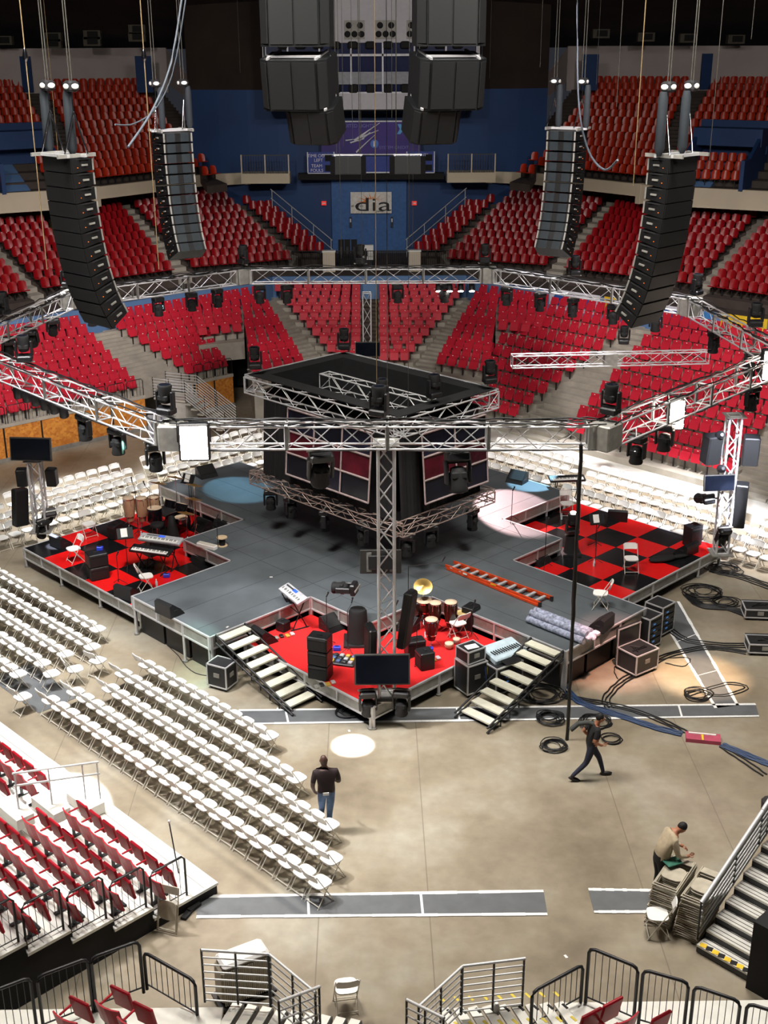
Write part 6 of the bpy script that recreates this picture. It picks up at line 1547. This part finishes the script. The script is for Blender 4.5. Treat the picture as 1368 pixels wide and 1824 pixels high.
# right hand stair with silver rail
base = at(1300, 1718, 0.0); sd = Vector((math.cos(-.82), math.sin(-.82), 0)); up_ = Vector((-sd.y, sd.x, 0))
t = thing('bleacher_stairs', 'wide metal bleacher steps with striped first tread at the lower right', 'steps', base)
for k in range(16):
    z = .16+.17*k; c = up_*(.30*k); b = MB(); b.box((c.x, c.y, z), (1.25, .34, .05), TREAD, Rz(-.82))
    for q in (-.1, 0, .1): b.box((c.x+up_.x*q, c.y+up_.y*q, z+.027), (1.2, .012, .006), GUNM, Rz(-.82))
    b.box((c.x-up_.x*.15, c.y-up_.y*.15, z-.08), (1.25, .04, .12), GUNM, Rz(-.82))
    b.obj('tread', t)
b = MB()
for i in range(9): c = -up_*.11+sd*(-.52+i*.13); b.box((c.x, c.y, .19), (.125, .11, .01), [YEL, BLACKM][i % 2], Rz(-.5))
b.obj('hazard_stripe', t)
rb = base-sd*.72; multi([rb+Vector((0, 0, .15)), rb+up_*2.3+Vector((0, 0, 1.4))], .8, 'silver multi-bar handrail climbing the lower right steps', 7, .032); multi([rb+up_*2.0+Vector((0, 0, 1.25)), rb+up_*5.0+Vector((0, 0, 2.95))], .8, 'upper run of the silver handrail at the right frame edge', 7, .032)
b = MB(); c = sd*.95+up_*.4; b.box((c.x+.9, c.y+.6, .75), (1.2, 3.6, 1.5), BLACKM, Rz(-.82)); o = b.obj('riser_slab', loc=base); o['kind'] = 'structure'
hoop(base+sd*.66+up_*.5+Vector((0, 0, 1.0)), base+sd*.66+up_*1.4+Vector((0, 0, 1.35)), .9, 'black hoop railing beside the lower right steps')
b = MB(); b.lathe([(.22, 0), (.26, .6), (.24, .62)], GUNM, 12); tag(b.obj('waste_bin', loc=at(1372, 1470, 0)), 'grey bin behind the silver handrail at the right edge', 'bin')
b = MB(); b.lathe([(.06, 0), (.06, .16), (.03, .22)], WHITEP, 10); tag(b.obj('water_bottle', loc=at(884, 1805, .9)), 'white bottle behind the right silver barrier', 'bottle')
b = MB(); b.tube((0, 0, 0), (-.12, .05, 1.2), .014, BLACK); b.ell((-.12, .05, 1.22), (.03, .03, .04), WHITEP, 8, 6); tag(b.obj('pole_stand', loc=at(318, 1555, .3)), 'thin black pole rising behind the bleacher end rail', 'pole')
b = MB(); b.box((0, 0, .03), (.12, .5, .05), BLACKM, Rz(-.4)); b.box((.08, .1, .05), (.3, .1, .06), BLACKM, Rz(.9)); tag(b.obj('black_strap', loc=at(338, 1625, 0)), 'black strap piece on the floor beside the leaning folded chair', 'strap')
for k_, (px, py) in enumerate(((483, 1028), (405, 1117), (1008, 1704), (496, 1262), (848, 1255), (622, 1302))):
    b = MB(); b.box((0, 0, .004), (.09, .05, .006), WHITEP, Rz(k_)); tag(b.obj('paper_scrap', loc=at(px, py, deck_z if k_ < 2 else 0)), ['white scrap on the grey deck left of the middle', 'white scrap beside the left near steps', 'white scrap on the open floor near the black hoops', 'white scrap at the foot of the left steps', 'white scrap at the foot of the right steps', 'white scrap beside the floor spotlight pool'][k_], 'paper')
place_seats('flip', 'stand_seat', 'red flip-up seat', 'seat', None)
place_seats('shell', 'shell_seat', 'deep red shell seat', 'seat', None)
place_seats('orange', 'bucket_seat', 'orange-red shell seat', 'seat', None)
# ================================================================== PEOPLE
def person(label, loc, rz, J, mats, h=1.8, fat=1.0, head_dir=(0, 1, 0), hair=None, hold=None):
    """J: joint name -> (x, y, z); facing +y. One continuous skinned body, coloured by limb."""
    t = thing('person', label, 'person', loc, rz)
    order = [('pelvis', None, .135), ('waist', 'pelvis', .125), ('chest', 'waist', .155), ('neckbase', 'chest', .085), ('neck', 'neckbase', .052), ('skull0', 'neck', .068), ('skull1', 'skull0', .088), ('skull2', 'skull1', .07)]
    for s in 'LR':
        order += [('sh'+s, 'neckbase' if False else 'chest', .072), ('el'+s, 'sh'+s, .046), ('wr'+s, 'el'+s, .03), ('palm'+s, 'wr'+s, .034),
                  ('hip'+s, 'pelvis', .105), ('kn'+s, 'hip'+s, .065), ('an'+s, 'kn'+s, .046), ('heel'+s, 'an'+s, .045), ('toe'+s, 'heel'+s, .038)]
    idx = {n: i for i, (n, _, _) in enumerate(order)}; ed = [(idx[p], idx[n]) for n, p, _ in order if p]
    me = bpy.data.meshes.new('skeleton'); me.from_pydata([J[n] for n, _, _ in order], ed, []); o = bpy.data.objects.new('tmp', me); COL.objects.link(o)
    sk = o.modifiers.new('s', 'SKIN'); me.update()
    if not me.skin_vertices: 
        import bmesh; bm = bmesh.new(); bm.from_mesh(me); bm.verts.layers.skin.verify(); bm.to_mesh(me); bm.free()
    for i, (n, _, r) in enumerate(order):
        d = me.skin_vertices[0].data[i]; wide = 1.25 if n in ('pelvis', 'waist', 'chest') else 1; d.radius = (r*wide*(fat if wide > 1 else 1+(fat-1)*.6), r*(1+(fat-1)*.6)); d.use_root = (i == 0)
    sb = o.modifiers.new('b', 'SUBSURF'); sb.levels = 2; sb.render_levels = 2
    dg = bpy.context.evaluated_depsgraph_get(); dg.update(); em = bpy.data.meshes.new_from_object(o.evaluated_get(dg)); bpy.data.objects.remove(o)
    segs = [(Vector(J[p]), Vector(J[n]), n) for n, p, _ in order if p]
    b = MB(); b.v = [tuple(v.co) for v in em.vertices]
    ss = mats.get('sleeve', 1.0)
    for f in em.polygons:
        c = f.center; best = None
        for a, e, n in segs:
            d = e-a; k = max(0, min(1, (c-a).dot(d)/d.length_squared)); q = (c-(a+d*k)).length
            q /= {'chest': 1.6, 'waist': 1.5}.get(n, 1)
            if best is None or q < best[0]: best = (q, n, k)
        n, k = best[1], best[2]
        if n.startswith(('sh', 'chest', 'waist', 'neckbase')): m = mats['top']
        elif n.startswith('el'): m = mats['top'] if k < (0.75 if ss < 1 else 2) else mats['skin']
        elif n.startswith('wr'): m = mats['top'] if ss >= 1 else mats['skin']
        elif n.startswith(('palm', 'neck', 'skull')): m = mats['skin']
        elif n.startswith(('hip', 'kn')): m = mats['legs']
        elif n.startswith('an'): m = mats['legs']
        else: m = mats['shoe']
        if n == 'waist' and k < .15 or n.startswith('hip'): m = mats['legs']
        b.f.append(tuple(f.vertices)); b.mi.append(b._m(m)); b.sm.append(True)
    # hands: palm and five bent fingers
    for s in 'LR':
        w_, pm = Vector(J['wr'+s]), Vector(J['palm'+s]); d = (pm-w_).normalized(); side = Vector((0, 1, 0)) if abs(d.y) < .7 else Vector((1, 0, 0))
        side = (side-d*side.dot(d)).normalized(); nn = d.cross(side)
        if s == 'R': nn = -nn
        for k in range(4):
            L = [.075, .085, .08, .06][k]; base_ = pm+side*(-.03+.02*k)*-1+d*.025
            b.path([base_, base_+d*L*.5+nn*.008, base_+d*L*.8+nn*.03, base_+d*L*.85+nn*.05], .0085, mats['skin'], 6)
        tb = pm+side*.035-d*.02; b.path([tb, tb+side*.03+d*.02, tb+side*.035+d*.055+nn*.01], .0095, mats['skin'], 6)
    # shoes
    for s in 'LR':
        hl, to = Vector(J['heel'+s]), Vector(J['toe'+s]); d = to-hl; c = hl.lerp(to, .5); q = d.to_track_quat('Y', 'Z').to_matrix()
        b.ell(c+Vector((0, 0, -.005)), (.05, .155, .05), mats['shoe'], 12, 8, q)
    body = b.obj('body', t)
    # face and hair
    s1 = Vector(J['skull1']); up = (Vector(J['skull2'])-Vector(J['skull0'])).normalized(); fd = Vector(head_dir); fd = (fd-up*fd.dot(up)).normalized(); R = Matrix((fd.cross(up).normalized(), fd, up)).transposed()
    f = MB(); f.ell(s1+R @ Vector((0, .0, 0)), (.078, .095, .118), mats['skin'], 14, 10, R)
    f.ell(s1+R @ Vector((0, .10, -.02)), (.014, .018, .022), mats['skin'], 8, 6, R)
    for sx in (-1, 1): f.ell(s1+R @ Vector((sx*.08, 0, -.01)), (.012, .022, .032), mats['skin'], 8, 6, R); f.ell(s1+R @ Vector((sx*.03, .086, .012)), (.013, .008, .008), BLACKM, 8, 6, R)
    f.ell(s1+R @ Vector((0, .088, -.06)), (.025, .008, .007), mat('lip', (96, 50, 44), .6), 8, 6, R); f.obj('face', t)
    if hair:
        g = MB(); g.ell(s1+R @ Vector((0, -.018, .028)), (.088, .098, .105), hair, 14, 10, R); g.obj('hair', t)
    return t
SKD = mat('dark_skin', (70, 44, 34), .5, 0, .05); SKL = mat('light_brown_skin', (170, 112, 84), .5, 0, .05)
JE = mat('blue_jeans', (74, 96, 128), .85, 0, .15, 20); DJ = mat('dark_jeans', (38, 40, 58), .85, 0, .15, 20); MRN = mat('black_maroon_shirt', (34, 18, 20), .85, 0, .15, 10)
BLKT = mat('black_shirt_cloth', (20, 20, 22), .85); TANJ = mat('beige_jacket', (176, 160, 134), .85, 0, .1, 12); BPT = mat('black_trousers', (18, 16, 18), .85); SHO = mat('dark_shoe', (24, 20, 22), .5); HAIRB = mat('black_hair', (16, 14, 14), .7)
p1 = at(583, 1478, 0)
J1 = dict(pelvis=(0, 0, 1.0), waist=(-.0, .0, 1.17), chest=(-.0, .03, 1.40), neckbase=(-.02, .03, 1.55), neck=(-.03, .04, 1.61), skull0=(-.035, .05, 1.67), skull1=(-.04, .06, 1.75), skull2=(-.04, .05, 1.82),
          shL=(-.24, .0, 1.48), elL=(-.30, -.04, 1.18), wrL=(-.26, .10, .95), palmL=(-.24, .15, .89), shR=(.22, .02, 1.49), elR=(.29, .04, 1.20), wrR=(.17, .24, 1.14), palmR=(.12, .30, 1.15),
          hipL=(-.10, 0, .95), knL=(-.10, .12, .52), anL=(-.11, .32, .14), heelL=(-.11, .31, .06), toeL=(-.12, .50, .05), hipR=(.10, 0, .95), knR=(.06, -.02, .50), anR=(.04, -.06, .10), heelR=(.04, -.08, .05), toeR=(.06, .10, .04))
t = person('bald person in dark maroon polo shirt and blue jeans walking beside the near chairs', p1, 0.1, J1, dict(top=MRN, skin=SKD, legs=JE, shoe=SHO, sleeve=.5), fat=1.22)
b = MB(); b.box((-.02, -.185, 1.05), (.13, .012, .07), WHITEP); b.obj('pocket_tag', t)
p2_ = (at(1032, 1388, 0)+at(1066, 1384, 0))/2
J2 = dict(pelvis=(0, 0, .92), waist=(0, .02, 1.08), chest=(0, .06, 1.30), neckbase=(0, .09, 1.44), neck=(0, .12, 1.49), skull0=(0, .15, 1.54), skull1=(0, .18, 1.61), skull2=(0, .17, 1.68),
          shL=(-.20, .06, 1.37), elL=(-.25, -.14, 1.15), wrL=(-.22, .04, .98), palmL=(-.21, .10, .95), shR=(.20, .08, 1.37), elR=(.27, -.0, 1.14), wrR=(.20, .18, 1.0), palmR=(.18, .24, 1.0),
          hipL=(-.09, 0, .88), knL=(-.10, .24, .50), anL=(-.10, .36, .10), heelL=(-.10, .34, .05), toeL=(-.10, .52, .05), hipR=(.09, 0, .88), knR=(.10, -.12, .48), anR=(.10, -.42, .16), heelR=(.10, -.46, .10), toeR=(.10, -.30, .04))
t = person('person in black shirt and dark jeans striding to the right past the cable coils', p2_, -math.pi/2+.08, J2, dict(top=BLKT, skin=SKL, legs=DJ, shoe=SHO, sleeve=.5), fat=1.12, hair=HAIRB)
b = MB(); c = Vector(p2_)+Vector((-.22, .02, 1.42)); b.path([c+Vector((-.28, 0, -.12)), c+Vector((-.1, .04, .02)), c+Vector((.12, .02, .06)), c+Vector((.26, 0, .02))], .06, mat('grey_bag', (60, 62, 60), .8), 8)
b.v = [tuple(Vector(v)-c) for v in b.v]; tag(b.obj('shoulder_bundle', loc=c), 'dark grey bundle carried over the shoulder of the striding person', 'bundle')
p3_ = at(1182, 1603, 0)
J3 = dict(pelvis=(0, 0, .98), waist=(0, .05, 1.16), chest=(0, .16, 1.38), neckbase=(0, .25, 1.50), neck=(0, .30, 1.53), skull0=(0, .35, 1.56), skull1=(0, .41, 1.59), skull2=(0, .46, 1.64),
          shL=(-.20, .20, 1.43), elL=(-.27, .26, 1.16), wrL=(-.16, .50, 1.06), palmL=(-.13, .57, 1.03), shR=(.20, .18, 1.43), elR=(.28, .24, 1.14), wrR=(.20, .46, 1.04), palmR=(.17, .55, 1.03),
          hipL=(-.10, 0, .93), knL=(-.11, .05, .50), anL=(-.12, .0, .10), heelL=(-.12, -.02, .05), toeL=(-.13, .16, .04), hipR=(.10, 0, .93), knR=(.11, .05, .50), anR=(.12, -.04, .10), heelR=(.12, -.06, .05), toeR=(.13, .12, .04))
person('person in a beige jacket and black trousers bending over the stacked folded chairs', p3_+Vector((-.12, .1, 0)), -1.35, J3, dict(top=TANJ, skin=SKL, legs=BPT, shoe=SHO, sleeve=1.0), fat=1.25, head_dir=(0, .6, -.8), hair=HAIRB)
b = MB(); b.bbox((0, 0, .02), (.34, .24, .03), mat('green_cloth', (50, 110, 90), .8, 0, .3, 8), .01, Rz(.4)); tag(b.obj('green_cloth', loc=at(1197, 1622, 0)+Vector((-.02, .22, .99))), 'green folded cloth on the stack under the worker hand', 'cloth')
# ================================================================== COLOURED STAGE LIGHT FROM THE RING
def pool(px, py, z, seg_, f, watts, col, ang, blend=.5):
    p = rp[seg_].lerp(rp[(seg_+1) % 8], f); spot('stage_light', (p.x, p.y, 7.2), at(px, py, z), watts, col, ang, blend, .05)
pool(628, 1328, 0, 0, .42, 40000, (.93, .9, 1), 9, .75)
pool(1245, 1378, 0, 1, .15, 6500, (.85, .8, 1), 32, .9)
pool(1245, 1205, 0, 1, .5, 3500, (1, .7, .45), 24, .8)
pool(1090, 1190, 0, 1, .2, 1800, (1, .5, .4), 26, .8)
pool(420, 870, deck_z, 5, .5, 6000, (.35, .75, 1), 20, .3)
pool(290, 1120, .9, 7, .5, 5000, (.45, .95, 1), 20, .6)
pool(345, 1180, .3, 7, .8, 3000, (.4, 1, .75), 18, .6)
pool(915, 905, deck_z, 4, .1, 9000, (1, .68, .68), 17, .3)
pool(1010, 1090, deck_z, 1, .3, 3500, (.6, .92, 1), 24, .4)
pool(100, 972, low_z, 6, .5, 30000, (.8, .85, 1), 6, .4)
pool(1270, 965, low_z, 1, .95, 9000, (.85, .85, 1), 10, .5)
pool(1290, 850, 3, 1, .9, 7000, (.8, .85, 1), 30, .6)
pool(950, 860, deck_z, 3, .5, 5000, (.4, .75, 1), 16, .3)
pool(108, 1385, .5, 7, .4, 40000, (1, 1, 1), 12, .5)
